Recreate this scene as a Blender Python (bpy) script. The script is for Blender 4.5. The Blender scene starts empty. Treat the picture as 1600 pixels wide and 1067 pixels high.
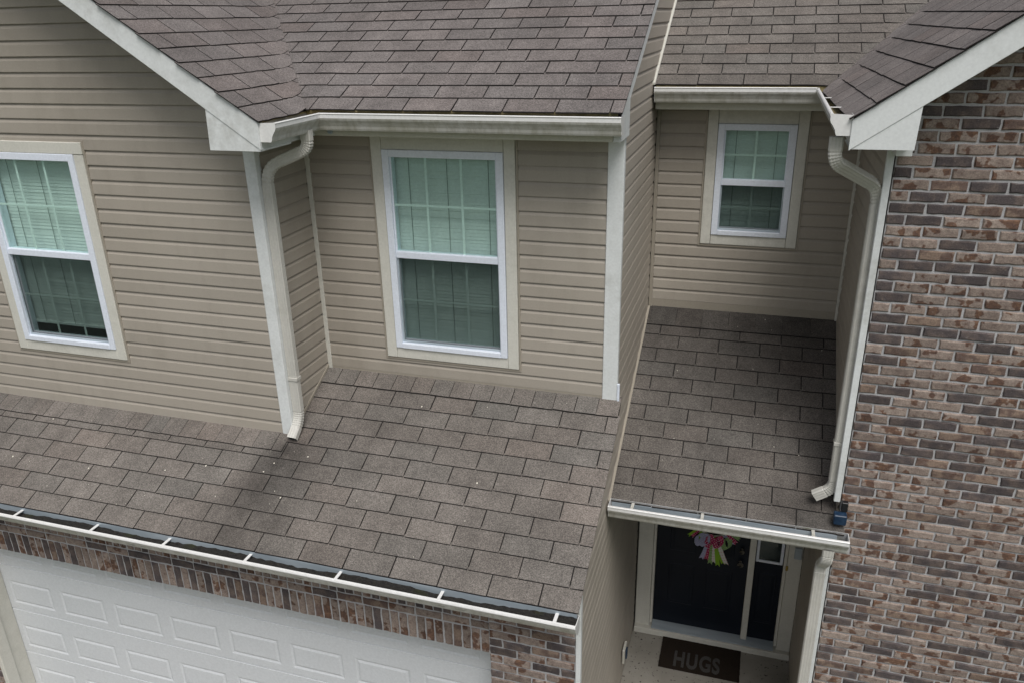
import bpy, bmesh, math, random
from mathutils import Vector, Matrix
random.seed(7)
R = random.Random(11)
SC = bpy.context.scene
COL = SC.collection

# ------------------------------------------------------------------ camera
cam_d = bpy.data.cameras.new('camera'); cam = bpy.data.objects.new('camera', cam_d); COL.objects.link(cam)
CR = Vector((0.95576403, 0.2934444, -0.02013729)); CU = Vector((-0.09270021, 0.36548815, 0.92618847)); CF = Vector((-0.27914476, 0.88335089, -0.37652278))
CP = Vector((0, 0, 6.1))
cam.matrix_world = Matrix(((CR.x, CU.x, -CF.x, CP.x), (CR.y, CU.y, -CF.y, CP.y), (CR.z, CU.z, -CF.z, CP.z), (0, 0, 0, 1)))
cam_d.sensor_width = 36.0; cam_d.lens = 1244.0 / 1600 * 36; cam_d.clip_start = 0.05; cam_d.clip_end = 500
SC.camera = cam
# ------------------------------------------------------------------ sky (overcast) and sun
SUN_EL, SUN_AZ = math.radians(60), math.radians(150)   # azimuth clockwise from +Y
w = bpy.data.worlds.new('World'); SC.world = w; w.use_nodes = True
wn = w.node_tree.nodes; wl = w.node_tree.links; wn.clear()
wo = wn.new('ShaderNodeOutputWorld'); bg = wn.new('ShaderNodeBackground'); sky = wn.new('ShaderNodeTexSky')
sky.sky_type = 'NISHITA'; sky.sun_disc = False; sky.sun_elevation = SUN_EL; sky.sun_rotation = SUN_AZ
sky.air_density = 1.0; sky.dust_density = 4.0; sky.ozone_density = 1.0
hs = wn.new('ShaderNodeHueSaturation'); hs.inputs['Saturation'].default_value = 0.5
wl.new(sky.outputs[0], hs.inputs['Color']); wl.new(hs.outputs[0], bg.inputs['Color']); bg.inputs['Strength'].default_value = 0.07
wl.new(bg.outputs[0], wo.inputs['Surface'])
sun_d = bpy.data.lights.new('sun', 'SUN'); sun = bpy.data.objects.new('sun', sun_d); COL.objects.link(sun)
sun_d.energy = 1.5; sun_d.angle = math.radians(32); sun_d.color = (1.0, 0.98, 0.965)
sd = Vector((math.sin(SUN_AZ) * math.cos(SUN_EL), math.cos(SUN_AZ) * math.cos(SUN_EL), math.sin(SUN_EL)))
sun.rotation_euler = sd.to_track_quat('Z', 'Y').to_euler(); sun.location = (0, -5, 15)
SC.view_settings.view_transform = 'Standard'; SC.view_settings.look = 'None'; SC.view_settings.gamma = 1
SC.view_settings.exposure = 0.58
SC.cycles.max_bounces = 8; SC.cycles.transparent_max_bounces = 12

# ------------------------------------------------------------------ node helpers
class NT:
    def __init__(s, name):
        s.m = bpy.data.materials.new(name); s.m.use_nodes = True
        s.t = s.m.node_tree; s.n = s.t.nodes; s.l = s.t.links
        s.p = s.n['Principled BSDF']; s.out = s.n['Material Output']
    def new(s, t, **k):
        n = s.n.new(t)
        for a, v in k.items(): setattr(n, a, v)
        return n
    def val(s, sock, v):
        if hasattr(v, 'is_output'): s.l.new(v, sock)
        else: sock.default_value = v
    def math(s, op, a, b=0.0, c=0.0, clamp=False):
        n = s.new('ShaderNodeMath', operation=op, use_clamp=clamp)
        s.val(n.inputs[0], a); s.val(n.inputs[1], b); s.val(n.inputs[2], c); return n.outputs[0]
    def pos(s):
        if not hasattr(s, '_pos'):
            s._pos = s.new('ShaderNodeNewGeometry').outputs['Position']
        return s._pos
    def xyz(s):
        if not hasattr(s, '_x'):
            n = s.new('ShaderNodeSeparateXYZ'); s.l.new(s.pos(), n.inputs[0]); s._x = n.outputs
        return s._x
    def noise(s, scale, detail=2.0, rough=0.5, vec=None, out='Fac', stretch=None, offs=None):
        n = s.new('ShaderNodeTexNoise'); n.inputs['Scale'].default_value = scale
        n.inputs['Detail'].default_value = detail; n.inputs['Roughness'].default_value = rough
        v = vec or s.pos()
        if stretch or offs is not None:
            mp = s.new('ShaderNodeMapping'); s.l.new(v, mp.inputs[0])
            if stretch: mp.inputs['Scale'].default_value = stretch
            if offs is not None: s.val(mp.inputs['Location'], offs)
            v = mp.outputs[0]
        s.l.new(v, n.inputs['Vector']); return n.outputs[out]
    def ramp(s, fac, a, b, lo=0.0, hi=1.0):
        n = s.new('ShaderNodeMapRange', clamp=True); s.val(n.inputs[0], fac)
        n.inputs[1].default_value = a; n.inputs[2].default_value = b; n.inputs[3].default_value = lo; n.inputs[4].default_value = hi
        return n.outputs[0]
    def mix(s, fac, a, b, mode='MIX'):
        n = s.new('ShaderNodeMix', data_type='RGBA', blend_type=mode); s.val(n.inputs[0], fac)
        s.val(n.inputs[6], a if hasattr(a, 'is_output') else (*a, 1) if len(a) == 3 else a)
        s.val(n.inputs[7], b if hasattr(b, 'is_output') else (*b, 1) if len(b) == 3 else b)
        return n.outputs[2]
    def scale(s, col, f):
        n = s.new('ShaderNodeVectorMath', operation='SCALE'); s.val(n.inputs[0], col if hasattr(col, 'is_output') else col[:3]); s.val(n.inputs[3], f); return n.outputs[0]
    def attr(s, name='tint'):
        n = s.new('ShaderNodeAttribute', attribute_name=name); return n
    def col(s, c): s.val(s.p.inputs['Base Color'], c if hasattr(c, 'is_output') else (*c, 1))
    def rough(s, v, spec=0.5):
        s.val(s.p.inputs['Roughness'], v); s.p.inputs['Specular IOR Level'].default_value = spec
    def bump(s, h, strength=0.3, dist=0.01):
        b = s.new('ShaderNodeBump'); b.inputs['Strength'].default_value = strength; b.inputs['Distance'].default_value = dist
        s.val(b.inputs['Height'], h); s.l.new(b.outputs[0], s.p.inputs['Normal'])

def painted(name, c, rough=0.5, dirt=0.25, spec=0.4, grain=None, dirtcol=(0.20, 0.19, 0.14)):
    t = NT(name)
    n1 = t.noise(1.7, 4, 0.6); n2 = t.noise(14, 3, 0.6)
    f = t.math('MULTIPLY', t.ramp(n1, 0.42, 0.75), t.ramp(n2, 0.35, 0.7))
    base = t.mix(t.math('MULTIPLY', f, dirt), c, dirtcol)
    base = t.scale(base, t.ramp(t.noise(60, 2), 0.3, 0.7, 0.95, 1.04))
    t.col(base); t.rough(rough, spec)
    if grain: t.bump(t.noise(30, 3, 0.6, stretch=grain), 0.25, 0.002)
    else: t.bump(t.noise(40, 2), 0.06, 0.002)
    return t.m

M = {}
def make_materials():
    # vinyl siding
    t = NT('vinyl_siding')
    tint = t.attr().outputs['Color']
    sp = t.new('ShaderNodeSeparateColor'); t.l.new(tint, sp.inputs[0])
    c = t.mix(t.ramp(t.noise(0.8, 3), 0.35, 0.7), (0.360, 0.324, 0.272), (0.383, 0.347, 0.295))
    c = t.mix(t.math('MULTIPLY', t.ramp(t.noise(5, 4, 0.65, stretch=(1, 1, 0.35)), 0.5, 0.8), 0.35), c, (0.24, 0.215, 0.17))
    c = t.scale(c, t.math('MULTIPLY', sp.outputs[0], t.ramp(t.noise(90, 2), 0.3, 0.7, 0.97, 1.03)))
    t.col(c); t.rough(0.55, 0.35)
    t.bump(t.noise(60, 3, 0.6, stretch=(0.06, 0.06, 1)), 0.12, 0.002)
    M['siding'] = t.m
    t = NT('siding_backing'); t.col((0.10, 0.09, 0.075)); t.rough(0.8); M['backing'] = t.m
    M['tan_trim'] = painted('tan_vinyl_trim', (0.33, 0.297, 0.243), 0.5, 0.2)
    M['trim'] = painted('cream_painted_trim', (0.63, 0.62, 0.555), 0.5, 0.30, grain=(1, 1, 0.08))
    M['fascia'] = painted('white_fascia_paint', (0.71, 0.735, 0.725), 0.45, 0.45)
    M['eave'] = painted('cream_eave_paint', (0.55, 0.54, 0.46), 0.5, 0.3, dirtcol=(0.22, 0.22, 0.13))
    M['gutter'] = painted('gutter_enamel', (0.56, 0.56, 0.525), 0.4, 0.55, 0.5)
    t = NT('weathered_gutter_enamel'); c = t.mix(t.ramp(t.noise(22, 4, 0.7, stretch=(1, 1, 0.06)), 0.42, 0.72), (0.56, 0.555, 0.515), (0.36, 0.345, 0.285)); c = t.mix(t.math('MULTIPLY', t.ramp(t.noise(3, 4, 0.6), 0.45, 0.75), 0.5), c, (0.34, 0.33, 0.25)); t.col(c); t.rough(0.42, 0.45); M['gutter'] = t.m
    M['lip'] = painted('gutter_lip_enamel', (0.76, 0.76, 0.74), 0.3, 0.12, 0.5)
    M['downspout'] = painted('downspout_enamel', (0.53, 0.52, 0.475), 0.4, 0.45, 0.5)
    M['vinyl'] = painted('white_window_vinyl', (0.76, 0.81, 0.89), 0.35, 0.06, 0.5)
    M['grid'] = painted('window_grid_bar', (0.86, 0.88, 0.86), 0.4, 0.0)
    M['door_white'] = painted('garage_door_enamel', (0.64, 0.665, 0.68), 0.4, 0.06, 0.45)
    M['soffit'] = painted('soffit_vinyl', (0.45, 0.44, 0.38), 0.6, 0.1)
    # shingles
    t = NT('asphalt_shingle')
    tn = t.attr().outputs['Color']
    x, y, z = t.xyz()
    g1 = t.noise(120, 3, 0.8); g2 = t.noise(300, 1, 0.5); v = t.new('ShaderNodeTexVoronoi'); v.inputs['Scale'].default_value = 190; t.l.new(t.pos(), v.inputs['Vector'])
    grain = t.math('MULTIPLY', t.ramp(g1, 0.3, 0.7, 0.6, 1.4), t.ramp(g2, 0.3, 0.7, 0.8, 1.2))
    sv = t.new('ShaderNodeSeparateColor'); t.l.new(v.outputs['Color'], sv.inputs[0])
    grain = t.math('MULTIPLY', grain, t.ramp(sv.outputs[0], 0.0, 1.0, 0.68, 1.34))
    big = t.ramp(t.noise(0.9, 3, 0.6), 0.3, 0.7, 0.82, 1.10)
    mid = t.ramp(t.noise(7, 4, 0.65), 0.3, 0.75, 1.10, 0.80)
    base = t.mix(1.0, (0.164, 0.148, 0.132), tn, 'MULTIPLY')
    wash = t.ramp(t.noise(5, 3, 0.6, stretch=(1, 0.16, 0.16)), 0.3, 0.7, 0.88, 1.07)
    k = t.math('MULTIPLY', t.math('MULTIPLY', t.math('MULTIPLY', grain, big), mid), wash)
    # water stain below the left downspout
    wob = t.ramp(t.noise(5, 3), 0.25, 0.75, -0.09, 0.09)
    xc = t.math('ADD', t.math('MULTIPLY_ADD', t.math('SUBTRACT', y, 4.62), 0.13, -3.22), wob)
    wd = t.math('MULTIPLY_ADD', t.math('SUBTRACT', 4.62, y), 0.34, 0.14)
    d = t.math('DIVIDE', t.math('ABSOLUTE', t.math('SUBTRACT', x, xc)), wd)
    s1 = t.ramp(d, 0.1, 1.35, 1.0, 0.0)
    s1 = t.math('MULTIPLY', s1, t.ramp(y, 4.56, 4.68, 1.0, 0.0))
    s1 = t.math('MULTIPLY', s1, t.ramp(z, 3.3, 3.5, 1.0, 0.0))
    s1 = t.math('MULTIPLY', s1, t.ramp(y, 3.75, 4.4, 0.6, 1.0))
    # stain under the right downspout on the porch roof
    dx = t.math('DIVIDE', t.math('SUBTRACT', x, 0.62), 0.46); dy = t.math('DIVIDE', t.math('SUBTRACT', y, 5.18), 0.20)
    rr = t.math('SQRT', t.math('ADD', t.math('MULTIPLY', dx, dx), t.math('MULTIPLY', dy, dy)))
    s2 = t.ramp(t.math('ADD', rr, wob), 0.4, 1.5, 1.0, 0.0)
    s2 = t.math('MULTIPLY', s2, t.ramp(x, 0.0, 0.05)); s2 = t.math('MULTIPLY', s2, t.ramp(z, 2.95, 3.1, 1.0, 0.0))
    s3 = t.math('MULTIPLY', t.math('MULTIPLY', t.ramp(y, 5.9, 6.75, 0.0, 0.8), t.ramp(z, 3.7, 3.75, 1.0, 0.0)), t.ramp(x, -0.95, -0.9))  # separate term: porch roof gets darker towards the top of its slope
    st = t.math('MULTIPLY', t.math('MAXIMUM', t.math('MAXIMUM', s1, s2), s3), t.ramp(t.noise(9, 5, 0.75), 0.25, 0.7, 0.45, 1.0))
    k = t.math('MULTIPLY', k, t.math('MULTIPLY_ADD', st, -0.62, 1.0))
    # dark streaking on the gable at the right
    str_ = t.noise(26, 3, 0.6, stretch=(0.12, 1, 0.12))
    k = t.math('MULTIPLY', k, t.math('SUBTRACT', 1.0, t.math('MULTIPLY', t.math('MULTIPLY', t.ramp(str_, 0.45, 0.75), 0.16), t.math('MULTIPLY', t.ramp(z, 5.5, 5.52), t.ramp(x, 0.38, 0.42)))))
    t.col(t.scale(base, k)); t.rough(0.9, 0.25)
    t.bump(t.math('ADD', g1, t.math('MULTIPLY', sv.outputs[0], 0.5)), 0.5, 0.003)
    M['shingle'] = t.m
    t = NT('asphalt_edge'); t.col((0.022, 0.020, 0.019)); t.rough(0.95, 0.1); M['edge'] = t.m
    t = NT('roof_deck'); t.col((0.022, 0.020, 0.019)); t.rough(0.95, 0.1); M['deck'] = t.m
    # brick
    t = NT('tumbled_brick')
    tn = t.attr(); sp = t.new('ShaderNodeSeparateColor'); t.l.new(tn.outputs['Color'], sp.inputs[0])
    kind, r1, r2 = sp.outputs
    off = t.new('ShaderNodeCombineXYZ'); t.l.new(t.math('MULTIPLY', r1, 37.0), off.inputs[0]); t.l.new(t.math('MULTIPLY', r2, 53.0), off.inputs[2])
    nA = t.noise(13, 2, 0.5, offs=off.outputs[0]); nB = t.noise(26, 4, 0.7, offs=off.outputs[0]); nC = t.noise(120, 3, 0.7)
    light = t.mix(t.ramp(nB, 0.35, 0.66), (0.300, 0.245, 0.208), (0.19, 0.145, 0.124))
    light = t.mix(t.math('MULTIPLY', t.ramp(t.math('ADD', nA, t.math('MULTIPLY', t.math('SUBTRACT', r1, 0.5), 0.07)), 0.555, 0.585), 0.9), light, t.mix(t.ramp(nB, 0.4, 0.6), (0.165, 0.088, 0.052), (0.095, 0.055, 0.042)))
    light = t.mix(t.math('MULTIPLY', t.ramp(nB, 0.66, 0.70), 0.7), light, (0.10, 0.066, 0.05))
    dark = t.mix(t.ramp(nA, 0.40, 0.68), (0.082, 0.069, 0.069), (0.14, 0.110, 0.097))
    dark = t.mix(t.math('MULTIPLY', t.ramp(nB, 0.62, 0.7), 0.6), dark, (0.19, 0.15, 0.125))
    mid = t.mix(t.ramp(nA, 0.44, 0.56), (0.225, 0.165, 0.128), (0.135, 0.095, 0.080))
    mid = t.mix(t.math('MULTIPLY', t.ramp(nB, 0.58, 0.66), 0.8), mid, (0.11, 0.06, 0.042))
    c = t.mix(t.ramp(kind, 0.33, 0.34), light, mid); c = t.mix(t.ramp(kind, 0.66, 0.67), c, dark)
    c = t.scale(c, t.math('MULTIPLY', t.ramp(nC, 0.3, 0.7, 0.70, 1.28), t.math('MULTIPLY_ADD', r2, 0.42, 0.80)))
    # mortar smear
    c = t.mix(t.math('MULTIPLY', t.ramp(t.noise(45, 4, 0.7), 0.62, 0.75), 0.45), c, (0.36, 0.34, 0.32))
    t.col(c); t.rough(0.9, 0.2); t.bump(t.math('ADD', nB, nC), 0.5, 0.004)
    M['brick'] = t.m
    t = NT('mortar'); c = t.mix(t.ramp(t.noise(6, 3), 0.3, 0.7), (0.39, 0.385, 0.388), (0.49, 0.486, 0.486)); c = t.scale(c, t.ramp(t.noise(150, 3, 0.7), 0.3, 0.7, 0.8, 1.15))
    t.col(c); t.rough(0.95, 0.15); t.bump(t.noise(120, 3), 0.5, 0.004); M['mortar'] = t.m
    # glass: tinted pane with a real reflection
    t = NT('window_glass'); t.n.remove(t.p)
    tr = t.new('ShaderNodeBsdfTransparent'); tr.inputs[0].default_value = (0.865, 0.94, 0.92, 1)
    gl = t.new('ShaderNodeBsdfGlossy'); gl.inputs['Roughness'].default_value = 0.02; gl.inputs[0].default_value = (0.9, 1, 0.97, 1)
    fr = t.new('ShaderNodeFresnel'); fr.inputs[0].default_value = 1.52
    mx = t.new('ShaderNodeMixShader'); ge = t.new('ShaderNodeNewGeometry'); t.l.new(t.math('MULTIPLY', fr.outputs[0], t.math('SUBTRACT', 1.0, ge.outputs['Backfacing'])), mx.inputs[0]); t.l.new(tr.outputs[0], mx.inputs[1]); t.l.new(gl.outputs[0], mx.inputs[2]); t.l.new(mx.outputs[0], t.out.inputs[0])
    M['glass'] = t.m
    t = NT('insect_screen'); t.n.remove(t.p)
    tr = t.new('ShaderNodeBsdfTransparent'); df = t.new('ShaderNodeBsdfDiffuse'); df.inputs[0].default_value = (0.025, 0.03, 0.03, 1)
    mx = t.new('ShaderNodeMixShader'); mx.inputs[0].default_value = 0.30; t.l.new(tr.outputs[0], mx.inputs[1]); t.l.new(df.outputs[0], mx.inputs[2]); t.l.new(mx.outputs[0], t.out.inputs[0])
    M['screen'] = t.m
    M['blind'] = painted('blind_slats', (0.74, 0.75, 0.73), 0.5, 0.05)
    t = NT('cord'); t.col((0.22, 0.24, 0.22)); M['cord'] = t.m
    t = NT('dark_room'); t.col((0.03, 0.032, 0.03)); t.rough(0.9); M['room'] = t.m
    t = NT('navy_door_paint'); t.col(t.mix(t.ramp(t.noise(3, 3), 0.3, 0.7), (0.006, 0.009, 0.016), (0.009, 0.013, 0.021))); t.rough(0.45, 0.2); M['navy'] = t.m
    t = NT('satin_nickel'); t.col((0.55, 0.53, 0.5)); t.p.inputs['Metallic'].default_value = 1; t.rough(0.25); M['nickel'] = t.m
    t = NT('mill_aluminium'); t.col(t.mix(t.ramp(t.noise(12, 3, stretch=(0.2, 1, 1)), 0.35, 0.7), (0.34, 0.40, 0.44), (0.46, 0.52, 0.56))); t.p.inputs['Metallic'].default_value = 0.25; t.rough(0.42); M['metal'] = t.m
    t = NT('gutter_inside'); c = t.mix(t.ramp(t.noise(9, 4, 0.7), 0.42, 0.68), (0.40, 0.41, 0.42), (0.24, 0.24, 0.22)); c = t.mix(t.ramp(t.noise(3, 3), 0.58, 0.72), c, (0.14, 0.14, 0.03)); t.col(c); t.p.inputs['Metallic'].default_value = 0.3; t.rough(0.5); M['inside'] = t.m
    t = NT('leaf_litter'); c = t.mix(t.ramp(t.noise(60, 4, 0.8), 0.4, 0.7), (0.010, 0.009, 0.008), (0.045, 0.040, 0.032)); c = t.mix(t.ramp(t.noise(4, 2), 0.6, 0.7), c, (0.035, 0.04, 0.012)); t.col(c); t.rough(0.9); t.bump(t.noise(80, 4, 0.8), 1.0, 0.02); M['litter'] = t.m
    t = NT('gutter_silt'); c = t.mix(t.ramp(t.noise(14, 4, 0.7), 0.35, 0.7), (0.36, 0.30, 0.16), (0.17, 0.145, 0.06)); c = t.mix(t.ramp(t.noise(5, 3), 0.58, 0.7), c, (0.12, 0.12, 0.05)); t.col(c); t.rough(0.9); t.bump(t.noise(80, 4, 0.8), 0.6, 0.01); M['silt'] = t.m
    t = NT('concrete'); c = t.mix(t.ramp(t.noise(3, 5, 0.65), 0.3, 0.75), (0.30, 0.285, 0.25), (0.22, 0.205, 0.175)); c = t.mix(t.ramp(t.noise(38, 2), 0.66, 0.70), c, (0.05, 0.045, 0.035)); t.col(c); t.rough(0.85, 0.2); t.bump(t.noise(90, 3), 0.3, 0.004); M['concrete'] = t.m
    t = NT('coir_mat'); c = t.mix(t.ramp(t.noise(160, 3, 0.8), 0.35, 0.7), (0.018, 0.014, 0.011), (0.045, 0.034, 0.026)); t.col(c); t.rough(1, 0.05); t.bump(t.noise(200, 3), 1, 0.01); M['mat'] = t.m
    t = NT('mat_lettering'); c = t.mix(t.ramp(t.noise(120, 3, 0.8), 0.35, 0.7), (0.05, 0.048, 0.044), (0.10, 0.096, 0.091)); t.col(c); t.rough(1, 0.05); t.bump(t.noise(200, 3), 0.8, 0.006); M['letter'] = t.m
    t = NT('lawn'); c = t.mix(t.ramp(t.noise(2, 5, 0.7), 0.3, 0.7), (0.04, 0.07, 0.02), (0.07, 0.10, 0.035)); c = t.scale(c, t.ramp(t.noise(90, 3, 0.8), 0.3, 0.7, 0.6, 1.3)); t.col(c); t.rough(0.9, 0.2); t.bump(t.noise(70, 3), 1, 0.03); M['lawn'] = t.m
    t = NT('blue_plastic'); t.col(t.mix(t.ramp(t.noise(40, 2), 0.35, 0.7), (0.008, 0.024, 0.055), (0.02, 0.045, 0.085))); t.rough(0.4, 0.4); M['blue'] = t.m
    t = NT('black_metal'); t.col((0.012, 0.012, 0.014)); t.rough(0.4, 0.5); M['black'] = t.m
    t = NT('brass'); t.col((0.45, 0.33, 0.10)); t.p.inputs['Metallic'].default_value = 0.8; t.rough(0.35); M['brass'] = t.m
    t = NT('petal'); t.col((0.72, 0.68, 0.58)); t.rough(0.8); M['petal'] = t.m
    def ribbon(n, a, b, dots):
        t = NT(n)
        if dots:
            u = t.new('ShaderNodeUVMap'); v = t.new('ShaderNodeTexVoronoi'); v.inputs['Scale'].default_value = dots; v.inputs['Randomness'].default_value = 0.15; t.l.new(u.outputs[0], v.inputs['Vector'])
            t.col(t.mix(t.ramp(v.outputs['Distance'], 0.17, 0.22), b, a))
        else: t.col(a)
        t.rough(0.5, 0.3); return t.m
    M['rib_pink'] = ribbon('pink_dot_ribbon', (0.36, 0.004, 0.075), (0.75, 0.7, 0.7), 2.4)
    M['rib_green'] = ribbon('lime_ribbon', (0.22, 0.42, 0.02), (0, 0, 0), 0)
    M['rib_white'] = ribbon('flower_print_ribbon', (0.62, 0.62, 0.58), (0.55, 0.12, 0.2), 2.2)
    M['rib_lilac'] = ribbon('lilac_ribbon', (0.33, 0.33, 0.48), (0.6, 0.6, 0.7), 3)
    M['rib_green2'] = ribbon('green_dot_ribbon', (0.16, 0.30, 0.08), (0.75, 0.75, 0.6), 4)
make_materials()

# ------------------------------------------------------------------ mesh helpers
def link(name, me, parent=None, kind=None):
    o = bpy.data.objects.new(name, me); COL.objects.link(o); o.parent = parent
    if kind: o['kind'] = kind
    return o
def raw(name, verts, faces, mats, parent=None, mi=None, tint=None, kind=None, smooth=False):
    me = bpy.data.meshes.new(name); me.from_pydata([tuple(v) for v in verts], [], faces)
    for m in (mats if isinstance(mats, (list, tuple)) else [mats]): me.materials.append(M[m])
    if mi: me.polygons.foreach_set('material_index', mi)
    if tint is not None:
        a = me.attributes.new('tint', 'FLOAT_COLOR', 'POINT')
        if isinstance(tint[0], (int, float)): tint = [tint] * len(verts)
        a.data.foreach_set('color', [c for t in tint for c in (t[0], t[1], t[2], 1.0)])
    if smooth: me.polygons.foreach_set('use_smooth', [True] * len(me.polygons))
    me.update()
    return link(name, me, parent, kind)
def empty(name, loc=(0, 0, 0), parent=None):
    o = bpy.data.objects.new(name, None); COL.objects.link(o); o.location = loc; o.parent = parent; o.empty_display_size = 0.2; return o
def from_bm(name, bm, mats, parent=None, kind=None, smooth=False):
    bmesh.ops.recalc_face_normals(bm, faces=bm.faces)
    me = bpy.data.meshes.new(name); bm.to_mesh(me); bm.free()
    for m in (mats if isinstance(mats, (list, tuple)) else [mats]): me.materials.append(M[m])
    if smooth: me.polygons.foreach_set('use_smooth', [True] * len(me.polygons))
    return link(name, me, parent, kind)
def hexa(bm, P):   # P: 8 points, bottom 4 then top 4
    v = [bm.verts.new(p) for p in P]
    for f in ((0, 3, 2, 1), (4, 5, 6, 7), (0, 1, 5, 4), (1, 2, 6, 5), (2, 3, 7, 6), (3, 0, 4, 7)): bm.faces.new([v[i] for i in f])
    return v
def box(name, x0, x1, y0, y1, z0, z1, mat, parent=None, bev=0.003, kind=None):
    bm = bmesh.new(); hexa(bm, [(x0, y0, z0), (x1, y0, z0), (x1, y1, z0), (x0, y1, z0), (x0, y0, z1), (x1, y0, z1), (x1, y1, z1), (x0, y1, z1)])
    if bev: bmesh.ops.bevel(bm, geom=bm.edges[:], offset=bev, segments=1, affect='EDGES', clamp_overlap=True)
    return from_bm(name, bm, mat, parent, kind)
def prism(name, pts, axis, a, b, mat, parent=None, bev=0.0, kind=None):
    """extrude a polygon; axis 'y': pts are (x,z) between y=a..b ; axis 'x': pts are (y,z) between x=a..b"""
    bm = bmesh.new()
    f = (lambda p, t: (p[0], t, p[1])) if axis == 'y' else (lambda p, t: (t, p[0], p[1]))
    v0 = [bm.verts.new(f(p, a)) for p in pts]; v1 = [bm.verts.new(f(p, b)) for p in pts]; n = len(pts)
    bm.faces.new(v0); bm.faces.new(v1[::-1])
    for i in range(n): bm.faces.new((v0[i], v0[(i + 1) % n], v1[(i + 1) % n], v1[i]))
    if bev: bmesh.ops.bevel(bm, geom=bm.edges[:], offset=bev, segments=1, affect='EDGES', clamp_overlap=True)
    return from_bm(name, bm, mat, parent, kind)
def rnd_rect(w_, d_, r, grooves=True):
    pts = []
    def side(ax, ay, bx, by, nx, ny, n):
        for i in range(n + 1):
            t = i / n; g = 0.0018 * (1 if (grooves and i % 2 == 1) else 0)
            pts.append((ax + (bx - ax) * t - nx * g, ay + (by - ay) * t - ny * g))
    a, b = w_ / 2, d_ / 2
    side(-a + r, -b, a - r, -b, 0, -1, 6); side(a, -b + r, a, b - r, 1, 0, 4); side(a - r, b, -a + r, b, 0, 1, 6); side(-a, b - r, -a, -b + r, -1, 0, 4)
    return pts
def sweep(name, path, sec, mat, parent, upref=(0, 1, 0), rad=0.07, caps=False):
    """tube along a polyline with rounded, crimped bends"""
    P = [Vector(p) for p in path]; st = []   # (point, tangent, scale)
    st.append((P[0], (P[1] - P[0]).normalized(), 1.0))
    for i in range(1, len(P) - 1):
        d0 = (P[i] - P[i - 1]).normalized(); d1 = (P[i + 1] - P[i]).normalized()
        ang = d0.angle(d1)
        if ang < 0.02: continue
        L = min(rad * math.tan(ang / 2), 0.45 * (P[i] - P[i - 1]).length, 0.45 * (P[i + 1] - P[i]).length)
        a = P[i] - d0 * L; b = P[i] + d1 * L; n = 14
        for j in range(n + 1):
            t = j / n; q = a * (1 - t) ** 2 + P[i] * 2 * t * (1 - t) + b * t * t
            tg = ((P[i] - a) * (1 - t) + (b - P[i]) * t).normalized()
            st.append((q, tg, 0.89 if j % 2 else 1.0))
    st.append((P[-1], (P[-1] - P[-2]).normalized(), 1.0))
    up = Vector(upref); verts = []; faces = []; n = len(sec)
    for q, tg, s in st:
        u = (up - tg * up.dot(tg)).normalized(); r = u.cross(tg); up = u
        for a, b in sec: verts.append(q + r * a * s + u * b * s)
    for k in range(len(st) - 1):
        for i in range(n): faces.append((k * n + i, k * n + (i + 1) % n, (k + 1) * n + (i + 1) % n, (k + 1) * n + i))
    # inner wall at the open end gives the sheet its thickness
    base = len(verts); q, tg, s = st[-1]; u = up; r = u.cross(tg)
    for d in (0.0, 0.09):
        for a, b in sec: verts.append(q + r * a * 0.9 + u * b * 0.9 - tg * d)
    m = (len(st) - 1) * n
    mi = [0] * len(faces)
    for i in range(n):
        j = (i + 1) % n
        faces.append((m + i, m + j, base + j, base + i)); mi.append(0)
        faces.append((base + i, base + j, base + n + j, base + n + i)); mi.append(1)
    faces.append(tuple(base + n + i for i in range(n))); mi.append(1)
    return raw(name, verts, faces, [mat, 'black'], parent, mi)

# ------------------------------------------------------------------ numbers read from the place (metres)
XA, XS, XD = -3.269, -0.869, 0.750
YA, YB, YC, YD, YG, YP = 4.683, 5.293, 6.901, 5.181, 3.800, 5.057
YW = 4.05                      # garage brick face
XL, XR, XRR = -7.2, -0.814, 3.35
MR = 0.5
ZG, ZP = 2.7236, 2.7293
FLOOR = -0.02
zg = lambda y: ZG + MR * (y - YG)
zp = lambda y: ZP + MR * (y - YP)
BZ0, BY0 = 5.562, 4.885
zb = lambda y: BZ0 + MR * (y - BY0)
CZ0, CY0 = 5.587, 6.535
zc = lambda y: CZ0 + MR * (y - CY0)
AX0, AZ0, AM = -2.952, 5.546, 0.675
za = lambda x: AZ0 + AM * (AX0 - x)
DX0, DZ0, DM = 0.448, 5.550, 0.71
zd = lambda x, y=4.8: DZ0 + DM * (x - DX0 + 0.035 * (y - 4.8))
A_RIDGE = -5.235; D_RIDGE = 2.05

house = empty('house', (0, 0, 0))
house['label'] = 'two-storey house with tan siding, mottled brick, grey-brown shingle roofs and white garage door'
house['category'] = 'house'

# ------------------------------------------------------------------ the ground
box('ground', -60, 60, -60, 60, -0.9, -0.55, 'lawn', None, 0, 'structure')
box('driveway', -6.9, -1.0, -12, 4.2, -0.548, -0.43, 'concrete', None, 0.01, 'structure')
box('path', -0.75, 0.7, -3.0, 4.6, -0.548, -0.33, 'concrete', None, 0.01, 'structure')

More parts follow.
